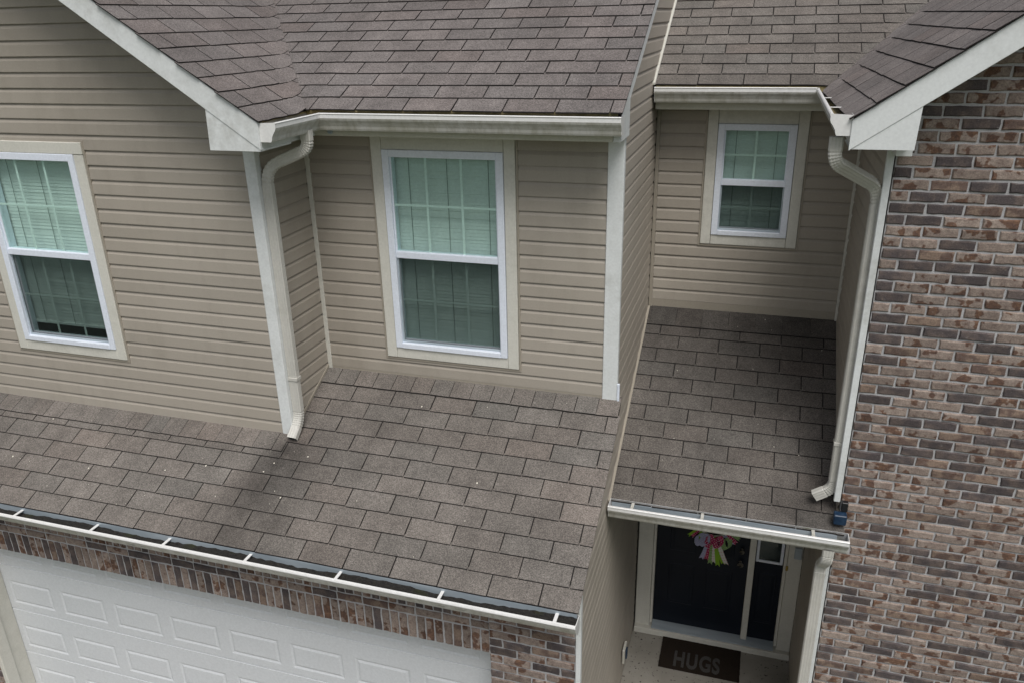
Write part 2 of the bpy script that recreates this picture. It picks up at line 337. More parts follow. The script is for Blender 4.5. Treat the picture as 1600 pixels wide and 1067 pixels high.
# ------------------------------------------------------------------ walls: backing bodies, siding planks, bricks
SID = 'siding_plank'
PROF = [(0.002, 0.005), (0.0175, 0.0), (0.0180, 0.004), (0.0150, 0.074), (0.0110, 0.083), (0.0060, 0.094), (0.0030, 0.104), (0.0020, 0.118)]
def plank(parent, axis, sgn, plane, a, b, z0, h, a2=None, b2=None):
    """one siding course. axis 'x': runs along X on a wall facing sgn*Y at y=plane; axis 'y': runs along Y on a wall facing sgn*X.
    a..b is the extent at the bottom, a2..b2 at the top"""
    if a2 is None: a2 = a
    if b2 is None: b2 = b
    if b - a < 0.012 and b2 - a2 < 0.012: return
    k = h / 0.106; verts = []
    lift = R.uniform(-0.0008, 0.0008); sag = R.uniform(-0.0012, 0.0012)
    nseg = 3
    for s in range(nseg + 1):
        t = s / nseg
        for n, zz in PROF:
            f = min(1, max(0, zz / 0.106)); e0 = a + (a2 - a) * f; e1 = b + (b2 - b) * f
            e = e0 + (e1 - e0) * t; wob = sag * math.sin(math.pi * t)
            nn = plane + sgn * (n + lift)
            verts.append((e, nn, z0 + zz * k + wob) if axis == 'x' else (nn, e, z0 + zz * k + wob))
    n = len(PROF); faces = []
    flip = (axis == 'x') == (sgn > 0)
    for s in range(nseg):
        for i in range(n - 1):
            q = (s * n + i, (s + 1) * n + i, (s + 1) * n + i + 1, s * n + i + 1)
            faces.append(q[::-1] if flip else q)
    tv = R.uniform(0.955, 1.035)
    raw(SID, verts, faces, 'siding', parent, tint=(tv, tv, tv))
def strips(parent, axis, sgn, plane, z0, z1, h, spans):
    """spans(zmid) -> list of (a,b)"""
    z = z0
    while z < z1 - 0.02:
        for a, b in spans(z + h / 2): plank(parent, axis, sgn, plane, a, b, z, h)
        z += h

# wall A (gable front, x XL..XA, y YA)
wx1 = -4.778; wx0 = wx1 - 0.914; WZ0, WZ1 = 3.716, 5.244
def wall_with_hole(name, x0, x1, y, z0, z1, hole, th=0.12):
    """a wall slab as one mesh of four blocks round a window opening"""
    bm = bmesh.new()
    def b(xa, xb, za_, zb_):
        hexa(bm, [(xa, y, za_), (xb, y, za_), (xb, y + th, za_), (xa, y + th, za_), (xa, y, zb_), (xb, y, zb_), (xb, y + th, zb_), (xa, y + th, zb_)])
    hx0, hx1, hz0, hz1 = hole
    b(x0, hx0, z0, z1); b(hx1, x1, z0, z1); b(hx0, hx1, z0, hz0); b(hx0, hx1, hz1, z1)
    return from_bm(name, bm, 'backing', house)
CAS = 0.086
wallA = wall_with_hole('wall', XL, XA - 0.03, YA + 0.002, 2.9, 5.5, (wx0 + 0.01, wx1 - 0.01, WZ0 + 0.01, WZ1 - 0.01))
prism('gable_wall', [(XL, 5.5), (XA - 0.03, 5.5), (XA - 0.03, za(XA) - 0.05), (A_RIDGE, za(A_RIDGE) - 0.05), (XL, za(XA) - 0.05)], 'y', YA + 0.002, YA + 0.12, 'backing', house)
zA0 = 3.154
def spanA(z):
    e1 = XA - 0.078
    lim = AX0 - (z + 0.16 - AZ0) / AM
    if z > 5.36: e1 = min(e1, lim)
    e0 = max(XL, 2 * A_RIDGE - e1)
    if z - 0.053 > WZ0 - CAS - 0.03 and z + 0.053 < WZ1 + CAS + 0.005: return [(e0, wx0 - CAS - 0.016), (wx1 + CAS + 0.016, e1)]
    return [(e0, e1)] if e1 - e0 > 0.05 else []
strips(wallA, 'x', -1, YA, zA0, 7.0, 0.1062, spanA)
box('starter_strip', XL, XA - 0.06, YA - 0.017, YA + 0.002, 3.120, 3.163, 'tan_trim', wallA, 0.002)
# wall B
bx0 = -2.6146; bx1 = bx0 + 0.914
wallB = wall_with_hole('wall', XA + 0.002, XS - 0.03, YB + 0.002, 3.2, 5.5, (bx0 + 0.01, bx1 - 0.01, WZ0 + 0.01, WZ1 - 0.01))
def spanB(z):
    if z - 0.052 > WZ0 - CAS - 0.03: return [(XA + 0.05, bx0 - CAS - 0.016), (bx1 + CAS + 0.016, XS - 0.105)]
    return [(XA + 0.05, XS - 0.105)]
strips(wallB, 'x', -1, YB, 3.487, 5.44, 0.1045, spanB)
box('starter_strip', XA + 0.05, XS - 0.1, YB - 0.017, YB + 0.002, 3.43, 3.492, 'tan_trim', wallB, 0.002)
# wall C
cx0, cx1, CZW0, CZW1 = -0.3632, 0.2495, 4.342, 5.265
wallC = wall_with_hole('wall', XS + 0.002, XD - 0.002, YC + 0.002, 3.3, 5.6, (cx0 + 0.01, cx1 - 0.01, CZW0 + 0.01, CZW1 - 0.01))
def spanC(z):
    if z - 0.052 > CZW0 - CAS - 0.03: return [(XS + 0.035, cx0 - CAS - 0.016), (cx1 + CAS + 0.016, XD - 0.035)]
    return [(XS + 0.035, XD - 0.035)]
strips(wallC, 'x', -1, YC, 3.719, 5.5, 0.1045, spanC)
box('starter_strip', XS + 0.03, XD - 0.03, YC - 0.017, YC + 0.002, 3.63, 3.724, 'tan_trim', wallC, 0.002)
# entry wall below the porch roof (door wall)
entry = box('wall', XS + 0.002, XD - 0.002, YC + 0.05, YC + 0.17, FLOOR - 0.3, 3.28, 'backing', house, 0)
# side wall S (faces +X)
wallS = prism('wall', [(YW + 0.03, -0.5), (YC, -0.5), (9.5, -0.5), (9.5, zb(9.5) - 0.05), (YB, zb(YB) - 0.06), (YB, zg(YB) - 0.02), (YW + 0.03, zg(YW) - 0.05)], 'x', XS - 0.12, XS - 0.014, 'backing', house)
z = 0.0 + FLOOR
while z < 7.4:
    h = 0.1045; zm = z + h / 2
    y0 = YW + 0.03; y1 = YC - 0.03
    top = z + h
    if top > zg(YW) - 0.02: y0 = max(y0, min(YG + (top - ZG) / MR + 0.03, YB + 0.03))
    if top > zg(YB) - 0.03: y0 = max(y0, YB + 0.03)
    ya, yb = y0, y0
    if top > zb(YB) - 0.10:
        ya = max(YB + 0.02, BY0 + (z + 0.03 - BZ0) / MR + 0.12); yb = max(YB + 0.03, BY0 + (z + h + 0.03 - BZ0) / MR + 0.12)
        y1 = 9.4
    elif top > 5.45: y1 = 9.4
    if y1 - ya > 0.05: plank(wallS, 'y', 1, XS - 0.014, ya, y1, z, h, yb, y1)
    z += h
# side of the gable block A (faces +X) and side of the brick block D (faces -X)
wallA2 = box('wall', XA - 0.10, XA - 0.002, YA + 0.03, YB + 0.05, 3.0, 5.5, 'backing', house, 0)
z = 3.10
while z < 5.40:
    plank(wallA2, 'y', 1, XA, YA + 0.03, YB - 0.012, z, 0.1045); z += 0.1045
wallD2 = box('wall', XD + 0.002, XD + 0.10, YD + 0.10, YC + 0.1, -0.5, 5.55, 'backing', house, 0)
z = FLOOR
while z < 5.45:
    plank(wallD2, 'y', -1, XD, YD + 0.02, YC - 0.03, z, 0.1045); z += 0.1045

# ------------------------------------------------------------------ bricks
PIECES = {'brick': [], 'shingle': []}
def brick(parent, cx, cz, y, w_, h_, kind=None):
    """tumbled brick with worn arrises on a wall facing -Y; w_ along X, h_ along Z"""
    k = R.random() if kind is None else kind
    nx, nz = (5, 2) if w_ > h_ else (2, 5)
    if w_ < 0.13 and h_ < 0.13: nx, nz = 3, 2
    j = 0.0028; verts = []; proud = R.uniform(0.006, 0.012); tilt = R.uniform(-0.0018, 0.0018)
    x0, x1, z0, z1 = cx - w_ / 2, cx + w_ / 2, cz - h_ / 2, cz + h_ / 2
    # back ring, shoulder ring, then face grid inset
    ring = []
    for i in range(nx + 1): ring.append((i / nx, 0.0))
    for i in range(1, nz + 1): ring.append((1.0, i / nz))
    for i in range(1, nx + 1): ring.append((1 - i / nx, 1.0))
    for i in range(1, nz): ring.append((0.0, 1 - i / nz))
    n = len(ring); outer = []
    for u, v in ring: outer.append((x0 + (x1 - x0) * u + R.uniform(-j, j), z0 + (z1 - z0) * v + R.uniform(-j, j)))
    for px, pz in outer: verts.append((px, y + 0.004, pz))
    for px, pz in outer: verts.append((px, y - proud * 0.35 + R.uniform(-.0008, .0008), pz))
    for px, pz in outer:
        ins = 0.0065
        qx = px + (ins if px < cx - w_ * 0.49 + ins else -ins if px > cx + w_ * 0.49 - ins else 0)
        qz = pz + (ins if pz < cz else -ins)
        verts.append((qx, y - proud - tilt * (qx - cx) / w_ * 2 + R.uniform(-.0006, .0006), qz))
    faces = []
    for r in (0, 1):
        for i in range(n):
            a = r * n + i; b = r * n + (i + 1) % n; faces.append((a, b, b + n, a + n))
    faces.append(tuple(2 * n + i for i in range(n)))
    PIECES['brick'].append(dict(v=verts, f=faces, mi=None, tint=(k, R.random(), R.random()), parent=parent, mats=['brick'], name='brick'))
def bkind():
    r = R.random(); return 0.15 if r < 0.62 else 0.5 if r < 0.73 else 0.85
CO, BL, JT = 0.0702, 0.2045, 0.0130
def bond(parent, x0, x1, y, z0, z1, zref, xref, clip=None):
    k = math.floor((z0 - zref) / CO); 
    while zref + k * CO < z1 - 0.01:
        za_ = zref + k * CO; off = 0.0 if k % 2 == 0 else BL / 2
        i = math.floor((x0 - xref - off) / BL) - 1
        while xref + off + i * BL < x1:
            a = max(x0, xref + off + i * BL + JT / 2); b = min(x1, xref + off + (i + 1) * BL - JT / 2)
            if clip: 
                lo, hi = clip(za_ + CO / 2); a = max(a, lo); b = min(b, hi)
            if b - a > 0.03 and za_ >= z0 - 0.001:
                brick(parent, (a + b) / 2, za_ + CO / 2 + R.uniform(-.001, .001), y, b - a, CO - JT, bkind())
            i += 1
        k += 1
# right block D
prof = [(XD, -0.5), (XRR, -0.5), (XRR, zd(XD) - 0.02), (D_RIDGE, zd(D_RIDGE) - 0.06), (XD, zd(XD) - 0.06)]
wallD = prism('brick_wall', prof, 'y', YD, YD + 0.10, 'mortar', house)
def clipD(z):
    if z < zd(XD) - 0.12: return (XD, XRR)
    d = (z + 0.10 - zd(XD)) / DM; return (XD + d, XRR - d)
bond(wallD, XD, XRR, YD, -0.45, 6.9, 4.331, XD + 0.5 * BL - BL, clipD)
# garage front
gx0, gx1, GZT = -6.33, -1.485, 2.021
wallG = None
bm = bmesh.new()
for (a, b, c, d) in ((XL, gx0, -0.5, 2.62), (gx1, XS - 0.012, -0.5, 2.62), (gx0, gx1, GZT + 0.002, 2.62)):
    hexa(bm, [(a, YW, c), (b, YW, c), (b, YW + 0.1, c), (a, YW + 0.1, c), (a, YW, d), (b, YW, d), (b, YW + 0.1, d), (a, YW + 0.1, d)])
wallG = from_bm('brick_wall', bm, 'mortar', house)
bond(wallG, gx1, XS - 0.014, YW, -0.45, 2.60, GZT + 0.0, XS - 0.014 - BL)
bond(wallG, XL, gx0, YW, -0.45, 2.60, GZT, gx0 - BL)
SP = (gx1 - gx0) / 71
x = gx0 + SP / 2
while x < gx1 - 0.02:
    brick(wallG, x, GZT + 0.1015 - 0.002, YW, SP - JT, 0.203 - JT, bkind())
    brick(wallG, x + R.uniform(-.002, .002), GZT + 0.203 + CO + 0.1015, YW, SP - JT, 0.203 - JT, bkind())
    x += SP
x = gx0 + BL / 2
while x - BL / 2 < gx1 - 0.03:
    xa_, xb_ = x - BL / 2 + JT / 2, min(x + BL / 2 - JT / 2, gx1 - JT / 2)
    brick(wallG, (xa_ + xb_) / 2, GZT + 0.203 + CO / 2, YW, xb_ - xa_, CO - JT, bkind()); x += BL

# ------------------------------------------------------------------ roofs and shingles
TW, GAP, TH = 0.3378, 0.0085, 0.0090
def clip_poly(poly, f):
    out = []; n = len(poly)
    for i in range(n):
        a, b = poly[i], poly[(i + 1) % n]; fa, fb = f(*a), f(*b)
        if fa >= 0: out.append(a)
        if (fa >= 0) != (fb >= 0):
            t = fa / (fa - fb); out.append((a[0] + (b[0] - a[0]) * t, a[1] + (b[1] - a[1]) * t))
    return out
def tab(parent, u0, u1, s0, s1, swap, surf, clips=(), seg=1, tone=1.0, warm=0.0, th=TH):
    """one shingle tab. (u across, s up-slope in plan); swap maps (u,s)->(x,y). surf(x,y)->z"""
    jb = [R.uniform(-0.0025, 0.0025) for _ in range(seg + 1)]; liftl = max(0, R.gauss(0, 0.0013)); liftr = max(0, R.gauss(0, 0.0013))
    ext = 0.022; thf = getattr(surf, 'thf', None)
    verts = []; faces = []; mi = []
    us = [u0 + (u1 - u0) * i / seg for i in range(seg + 1)]
    for i in range(seg):
        poly = [(us[i], s0 + jb[i]), (us[i + 1], s0 + jb[i + 1]), (us[i + 1], s1 + ext), (us[i], s1 + ext)]
        for c in clips:
            poly = clip_poly(poly, c)
            if len(poly) < 3: break
        if len(poly) < 3: continue
        ar = abs(sum(poly[k][0] * poly[(k + 1) % len(poly)][1] - poly[(k + 1) % len(poly)][0] * poly[k][1] for k in range(len(poly)))) / 2
        if ar < 4e-6: continue
        b = len(verts); n = len(poly)
        for lvl in (0, 1):
            for (u, s) in poly:
                t = max(0.0, min(1.0, (s - s0) / (s1 + ext - s0)))
                xx, yy = swap(u, s); tl = th * (thf(xx, yy) if thf else 1.0)
                off = tl * (1 - t) + 0.0006 + (tl / th) * (liftl + (liftr - liftl) * (u - u0) / (u1 - u0)) * (1 - t)
                verts.append((xx, yy, surf(xx, yy) + (off if lvl == 0 else off - 0.0065 - 0.002 * (1 - t) + 0.0)))
        faces.append(tuple(b + k for k in range(n))); mi.append(0)
        for k in range(n):
            (ua, sa), (ub, sb) = poly[k], poly[(k + 1) % n]
            inner = any(abs(ua - us[q]) < 1e-6 and abs(ub - us[q]) < 1e-6 for q in range(1, seg))
            if inner: continue
            faces.append((b + n + k, b + n + (k + 1) % n, b + (k + 1) % n, b + k)); mi.append(1)
    if not faces: return
    g = R.gauss(0, 0.05); wv = R.gauss(0.0, 0.010) + (0.028 if R.random() < 0.10 else 0) + warm * 0.8
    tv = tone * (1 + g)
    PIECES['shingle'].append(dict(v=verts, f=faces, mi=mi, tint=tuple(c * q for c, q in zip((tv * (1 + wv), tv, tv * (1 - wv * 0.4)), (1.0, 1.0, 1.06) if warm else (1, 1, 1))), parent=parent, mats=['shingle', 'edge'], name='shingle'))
def course(parent, s0, s1, ua, ub, joint, swap, surf, clips=(), segf=None, tone=1.0, warm=0.0, tw=TW, gap=GAP):
    i = math.floor((ua - joint) / tw)
    while joint + i * tw < ub:
        a = max(ua, joint + i * tw + gap / 2 + R.uniform(-.001, .001)); b = min(ub, joint + (i + 1) * tw - gap / 2 + R.uniform(-.001, .001))
        if b - a > 0.012:
            seg = segf(a, b, s0, s1) if segf else 1
            tab(parent, a, b, s0, s1, swap, surf, clips, seg, tone, warm)
        i += 1
XY = lambda u, s: (u, s)
def sheet(name, quad, th=0.05, mat='deck', parent=None):
    bm = bmesh.new(); hexa(bm, [(p[0], p[1], p[2] - th) for p in quad] + [(p[0], p[1], p[2] - 0.0015) for p in quad]); return from_bm(name, bm, mat, parent or house)

# garage roof: one deck under both walls
roofG = sheet('roof', [(XL - 0.1, YG + 0.01, zg(YG + 0.01)), (XR - 0.02, YG + 0.01, zg(YG + 0.01)), (XR - 0.02, YB, zg(YB)), (XL - 0.1, YB, zg(YB))])
surfG = lambda x, y: zg(y)
DG = 0.1333
for k in range(10):
    y0 = YG + k * DG; j = -2.082 if k % 2 == 0 else -2.2525
    if y0 + DG < YA - 0.16: spans = [(XL - 0.1, XR)]
    elif y0 < YA - 0.165: spans = [(XL - 0.1, XR)]
    else: spans = [(XA - 0.02, XR)]
    for a, b in spans: course(roofG, y0, y0 + DG, a, b, j, XY, surfG)
surfG2 = lambda x, y: zg(y) + 0.006
course(roofG, YA - 0.168, YA - 0.01, XL - 0.1, XA - 0.01, -3.369, XY, surfG2, tw=0.1689 * 4 / 4 * 1.0, gap=0.003)
course(roofG, YB - 0.163, YB - 0.01, XA + 0.0, XR, -3.124, XY, surfG2, tw=0.1640, gap=0.005)
# porch roof
roofP = sheet('roof', [(XS + 0.016, YP + 0.01, zp(YP + 0.01)), (XD - 0.016, YP + 0.01, zp(YP + 0.01)), (XD - 0.016, YC, zp(YC)), (XS + 0.016, YC, zp(YC))])
surfP = lambda x, y: zp(y)
DP = 0.1385
for k in range(12):
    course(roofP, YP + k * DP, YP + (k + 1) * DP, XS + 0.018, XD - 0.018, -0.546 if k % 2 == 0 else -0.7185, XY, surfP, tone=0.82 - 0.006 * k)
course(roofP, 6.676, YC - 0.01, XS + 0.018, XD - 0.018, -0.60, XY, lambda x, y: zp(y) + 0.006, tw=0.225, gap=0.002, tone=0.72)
box_in = XD - 0.018
tab(roofP, XD - 0.02, XD + 0.035, YP, YP + 0.10, XY, surfP)
# upper roofs with woven valleys
def smax(a, b, k): 
    h = max(k - abs(a - b), 0.0) / k
    return max(a, b) + h * h * k * 0.25
KV = 0.03; LAP = 0.008
near = lambda d: 0.007 * max(0.0, min(1.0, 1 - d / 0.05))
surfAB = lambda x, y: smax(za(x), zb(y), 0.045) + 1.3 * near(za(x) - zb(y))
surfCD = lambda x, y: smax(zd(x, y), zc(y), KV) + near(zd(x, y) - zc(y))
def flat(d): return 0.22 + 0.78 * min(1.0, abs(d) / 0.09)
surfAB.thf = lambda x, y: 0.45 + 0.55 * min(1.0, abs(za(x) - zb(y)) / 0.035); surfCD.thf = lambda x, y: flat(zd(x, y) - zc(y))
surfB = lambda x, y: zb(y)
surfB.thf = surfAB.thf
surfC = lambda x, y: zc(y)
surfC.thf = surfCD.thf
RIDGE_B = 8.6
roofB = sheet('roof', [(XA - 0.4, BY0 + 0.01, zb(BY0 + 0.01)), (XR + -0.02, BY0 + 0.01, zb(BY0 + 0.01)), (XR - 0.02, RIDGE_B, zb(RIDGE_B)), (XA - 2.6, RIDGE_B, zb(RIDGE_B))])
DB = 0.1345
for k in range(18):
    y0 = BY0 - 0.02 + k * DB; j = -2.584 if k % 2 == 0 else -2.7535
    cl = [lambda u, s: zb(s) - za(u) - LAP + 0.02]
    vx = lambda s: AX0 - (zb(s) - AZ0) / AM
    segf = lambda a, b, s0, s1: 6 if a < vx(s1) + 0.28 else 1
    course(roofB, y0, y0 + DB, vx(y0 + DB) - 0.35, XR - 0.004, j, XY, surfB, cl, segf, 1.0, 0.015)
roofA = sheet('roof', [(AX0 - 0.01, 4.31, za(AX0 - 0.01)), (AX0 - 0.01, 4.86, za(AX0 - 0.01)), (A_RIDGE, 8.0, za(A_RIDGE)), (A_RIDGE, 4.31, za(A_RIDGE))])
sheet('roof', [(A_RIDGE, 4.31, za(A_RIDGE)), (A_RIDGE, 8.0, za(A_RIDGE)), (2 * A_RIDGE - AX0, 8.0, za(AX0)), (2 * A_RIDGE - AX0, 4.31, za(AX0))], mat='shingle')
DA = 0.1256
swA = lambda u, s: (AX0 + 0.012 - s, u)     # u = y, s grows up-slope towards -x
for k in range(13):
    s0 = k * DA; j = 4.63 if k % 2 == 0 else 4.455
    cl = [lambda u, s: za(AX0 + 0.012 - s) - zb(u) + LAP]
    vy = lambda s: BY0 + (za(AX0 + 0.012 - s) - BZ0) / MR
    segf = lambda a, b, s0, s1: 6 if b > vy(s0) - 0.28 else 1
    course(roofA, s0, s0 + DA, 4.286, vy(s0 + DA) + 0.35, j, swA, surfAB, cl, segf, 1.0, 0.02)
roofC = sheet('roof', [(XS + 0.016, CY0 + 0.01, zc(CY0 + 0.01)), (DX0 + 0.2, CY0 + 0.01, zc(CY0 + 0.01)), (DX0 + 2.4, 9.6, zc(9.6)), (XS + 0.016, 9.6, zc(9.6))])
DC = 0.136
for k in range(14):
    y0 = CY0 + k * DC; j = -0.528 if k % 2 == 0 else -0.700
    cl = [lambda u, s: zc(s) - zd(u, s) - LAP + 0.02]
    vx2 = lambda s: DX0 - 0.035 * (s - 4.8) + (zc(s) - DZ0) / DM
    segf = lambda a, b, s0, s1: 6 if b > vx2(s0) - 0.28 else 1
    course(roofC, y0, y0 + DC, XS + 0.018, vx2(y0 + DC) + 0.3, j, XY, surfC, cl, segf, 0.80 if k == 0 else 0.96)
roofD = sheet('roof', [(DX0 + 0.01, 4.86, zd(DX0 + 0.01)), (D_RIDGE, 4.86, zd(D_RIDGE)), (D_RIDGE, 9.2, zd(D_RIDGE)), (DX0 + 0.01, 6.6, zd(DX0 + 0.01))])
sheet('roof', [(D_RIDGE, 4.83, zd(D_RIDGE)), (2 * D_RIDGE - DX0, 4.83, zd(DX0)), (2 * D_RIDGE - DX0, 9.2, zd(DX0)), (D_RIDGE, 9.2, zd(D_RIDGE))], mat='shingle')
DD = 0.1245
swD = lambda u, s: (DX0 - 0.012 + s - 0.035 * (u - 4.8), u)
for k in range(13):
    s0 = k * DD; j = 4.90 if k % 2 == 0 else 5.07
    cl = [lambda u, s: zd(DX0 - 0.012 + s - 0.035 * (u - 4.8), u) - zc(u) + LAP]
    vy2 = lambda s: CY0 + (DZ0 + DM * s - CZ0) / MR
    segf = lambda a, b, s0, s1: 6 if b > vy2(s0) - 0.28 else 1
    course(roofD, s0, s0 + DD, 4.815, vy2(s0 + DD) + 0.4, j, swD, surfCD, cl, segf, 1.12, 0.02)  # tone raised: lighter colour stands in for diffuse light on this slope

# rank the pieces by how large they show; the 300 largest are objects, the rest one part
def area_px(vs):
    pts = []
    for v in vs:
        d = Vector(v) - CP; dz = d.dot(CF)
        if dz < 0.1: return 0
        pts.append((800 + 1244 * d.dot(CR) / dz, 533.5 - 1244 * d.dot(CU) / dz))
    xs = [p[0] for p in pts]; ys = [p[1] for p in pts]
    w_ = min(max(xs), 1600) - max(min(xs), 0); h_ = min(max(ys), 1067) - max(min(ys), 0)
    return w_ * h_ if w_ > 0 and h_ > 0 else 0
for kind, items in PIECES.items():
    items.sort(key=lambda p: -area_px(p['v']))
    for p in items[:300]: raw(p['name'], p['v'], p['f'], p['mats'], p['parent'], p['mi'], p['tint'])
    V, F, MI, T = [], [], [], []
    for p in items[300:]:
        b = len(V); V += p['v']; F += [tuple(b + i for i in f) for f in p['f']]
        MI += p['mi'] or [0] * len(p['f']); T += [p['tint']] * len(p['v'])
    if V: raw('smaller_bricks' if kind == 'brick' else 'smaller_shingles', V, F, items[0]['mats'], house, MI, T, 'stuff')

# ------------------------------------------------------------------ trim boards, fascias, soffits
# corner posts
box('corner_post', XA - 0.078, XA + 0.012, YA - 0.022, YA + 0.045, zg(YA) - 0.03, 5.375, 'fascia', house, 0.004)
box('corner_post', XS - 0.105, XS + 0.006, YB - 0.024, YB + 0.03, zg(YB) - 0.03, 5.40, 'fascia', house, 0.004)
box('post_foot', XS + 0.007, XS + 0.024, YB - 0.03, YB - 0.012, zg(YB) - 0.03, 3.60, 'vinyl', house, 0.002)
box('corner_post', XA + 0.014, XA + 0.05, YB - 0.022, YB + 0.0, zg(YB) - 0.03, 5.40, 'trim', house, 0.003)
box('corner_post', XS + 0.003, XS + 0.034, YC - 0.026, YC, zp(YC) - 0.03, 5.42, 'tan_trim', house, 0.003)
box('corner_post', XD - 0.034, XD - 0.003, YC - 0.026, YC, zp(YC) - 0.03, 5.42, 'trim', house, 0.003)
box('corner_post', XD - 0.050, XD - 0.008, YD - 0.004, YD + 0.03, 2.92, 5.34, 'fascia', house, 0.003)
box('corner_post', XD - 0.050, XD - 0.008, YD - 0.004, YD + 0.03, -0.5, 2.66, 'fascia', house, 0.003)
box('corner_post', XS - 0.012, XS + 0.022, YW - 0.012, YW + 0.035, -0.5, 2.64, 'fascia', house, 0.003)
# J-channels where siding meets a roof slope
def slope_strip(name, x0, x1, ya, yb, zf, lo, hi, mat, parent=house):
    bm = bmesh.new(); hexa(bm, [(x0, ya, zf(ya) + lo), (x1, ya, zf(ya) + lo), (x1, yb, zf(yb) + lo), (x0, yb, zf(yb) + lo), (x0, ya, zf(ya) + hi), (x1, ya, zf(ya) + hi), (x1, yb, zf(yb) + hi), (x0, yb, zf(yb) + hi)])
    bmesh.ops.bevel(bm, geom=bm.edges[:], offset=0.0015, segments=1, affect='EDGES', clamp_overlap=True); return from_bm(name, bm, mat, parent)
slope_strip('j_channel', XA + 0.002, XA + 0.022, YA + 0.01, YB - 0.02, zg, 0.012, 0.040, 'tan_trim')
slope_strip('flashing', XS - 0.010, XS + 0.019, YP - 0.01, YC - 0.03, zp, 0.004, 0.017, 'tan_trim')
slope_strip('flashing', XD - 0.019, XD - 0.002, YP + 0.16, YC - 0.03, zp, 0.004, 0.020, 'tan_trim')
slope_strip('flashing', XS - 0.010, XS + 0.019, CY0, 9.3, zc, 0.004, 0.022, 'trim')
# rake trim: garage roof edge, B roof edge
slope_strip('rake_board', XS + 0.002, XS + 0.026, YG + 0.03, YB - 0.03, zg, -0.055, -0.004, 'fascia')
slope_strip('rake_board', XS + 0.006, XS + 0.030, BY0 + 0.04, RIDGE_B, zb, -0.155, -0.004, 'fascia')
prism('eave_return', [(4.978, 5.372), (5.30, 5.372), (5.30, zb(5.30) - 0.06), (4.978, zb(4.978) - 0.06)], 'x', XS - 0.02, XS + 0.027, 'fascia', house, 0.002)
# eave fascias
box('fascia', AX0 - 0.02, XS - 0.022, 4.980, 5.002, 5.372, 5.575, 'eave', house, 0.003)
box('soffit', XA, XS - 0.022, 5.004, YB + 0.01, 5.385, 5.40, 'soffit', house, 0)
box('fascia', XS + 0.02, DX0 + 0.02, 6.600, 6.622, 5.40, 5.585, 'eave', house, 0.003)
box('soffit', XS + 0.02, XD, 6.624, YC + 0.01, 5.41, 5.425, 'soffit', house, 0)
box('fascia', AX0 - 0.035, AX0 - 0.013, 4.340, 4.978, 5.372, 5.535, 'fascia', house, 0.003)
box('soffit', XA, AX0 - 0.037, 4.345, 5.03, 5.378, 5.392, 'soffit', house, 0)
box('fascia', DX0 + 0.013, DX0 + 0.035, 4.862, 6.598, 5.40, 5.535, 'fascia', house, 0.003)
box('soffit', DX0 + 0.037, XD, 4.862, 6.622, 5.392, 5.407, 'soffit', house, 0)
box('fascia', XL - 0.05, XS - 0.002, YG + 0.018, YG + 0.04, 2.56, 2.70, 'fascia', house, 0.003)
box('soffit', XL - 0.05, XS - 0.002, YG + 0.042, YW + 0.02, 2.60, 2.615, 'soffit', house, 0)
box('fascia', XS + 0.02, XD - 0.02, YP + 0.02, YP + 0.042, 2.58, 2.71, 'eave', house, 0.003)
box('porch_ceiling', XS + 0.02, XD - 0.02, YP + 0.044, YC + 0.04, 2.62, 2.635, 'soffit', house, 0)
# gable rakes (board + boxed return)
def rake(x_e, slope, xr, yf, sgn, zfun, boxpts, seam):
    x_end = x_e - sgn * 0.0
    p = lambda x, d: (x, zfun(x) + d)
    prism('rake_board', [p(x_end, -0.010), p(xr, -0.010), p(xr, -0.176), p(x_end, -0.176)], 'y', yf, yf + 0.022, 'fascia', house, 0.002)
    prism('rake_board', [p(2 * xr - x_end, 0), (2 * xr - x_end, zfun(x_end) - 0.176), (xr, zfun(xr) - 0.176), (xr, zfun(xr) - 0.010), (2 * xr - x_end, zfun(x_end) - 0.010)][1:], 'y', yf, yf + 0.022, 'fascia', house, 0.002)
    prism('eave_box', boxpts, 'y', yf + 0.005, yf + 0.36, 'fascia', house, 0.002)
    prism('soffit', [p(seam, -0.178), p(xr, -0.178), p(xr, -0.162), p(seam, -0.162)], 'y', yf + 0.022, yf + 0.37, 'soffit', house, 0)
zaf = lambda x: za(x)
rake(AX0 - 0.004, AM, A_RIDGE, 4.305, -1, zaf, [(AX0 - 0.010, 5.362), (AX0 - 0.010, za(AX0) - 0.170), (-3.318, za(-3.318) - 0.176), (-3.328, 5.362)], -3.318)
zdf = lambda x: DZ0 + DM * (x - DX0)
rake(DX0 + 0.004, DM, D_RIDGE, 4.832, 1, zdf, [(DX0 + 0.010, 5.386), (0.785, 5.386), (0.793, zdf(0.793) - 0.176), (DX0 + 0.010, zdf(DX0) - 0.166)], 0.793)
box('frieze_block', 0.722, 0.808, 5.02, YD + 0.001, 5.325, 5.384, 'fascia', house, 0.003)

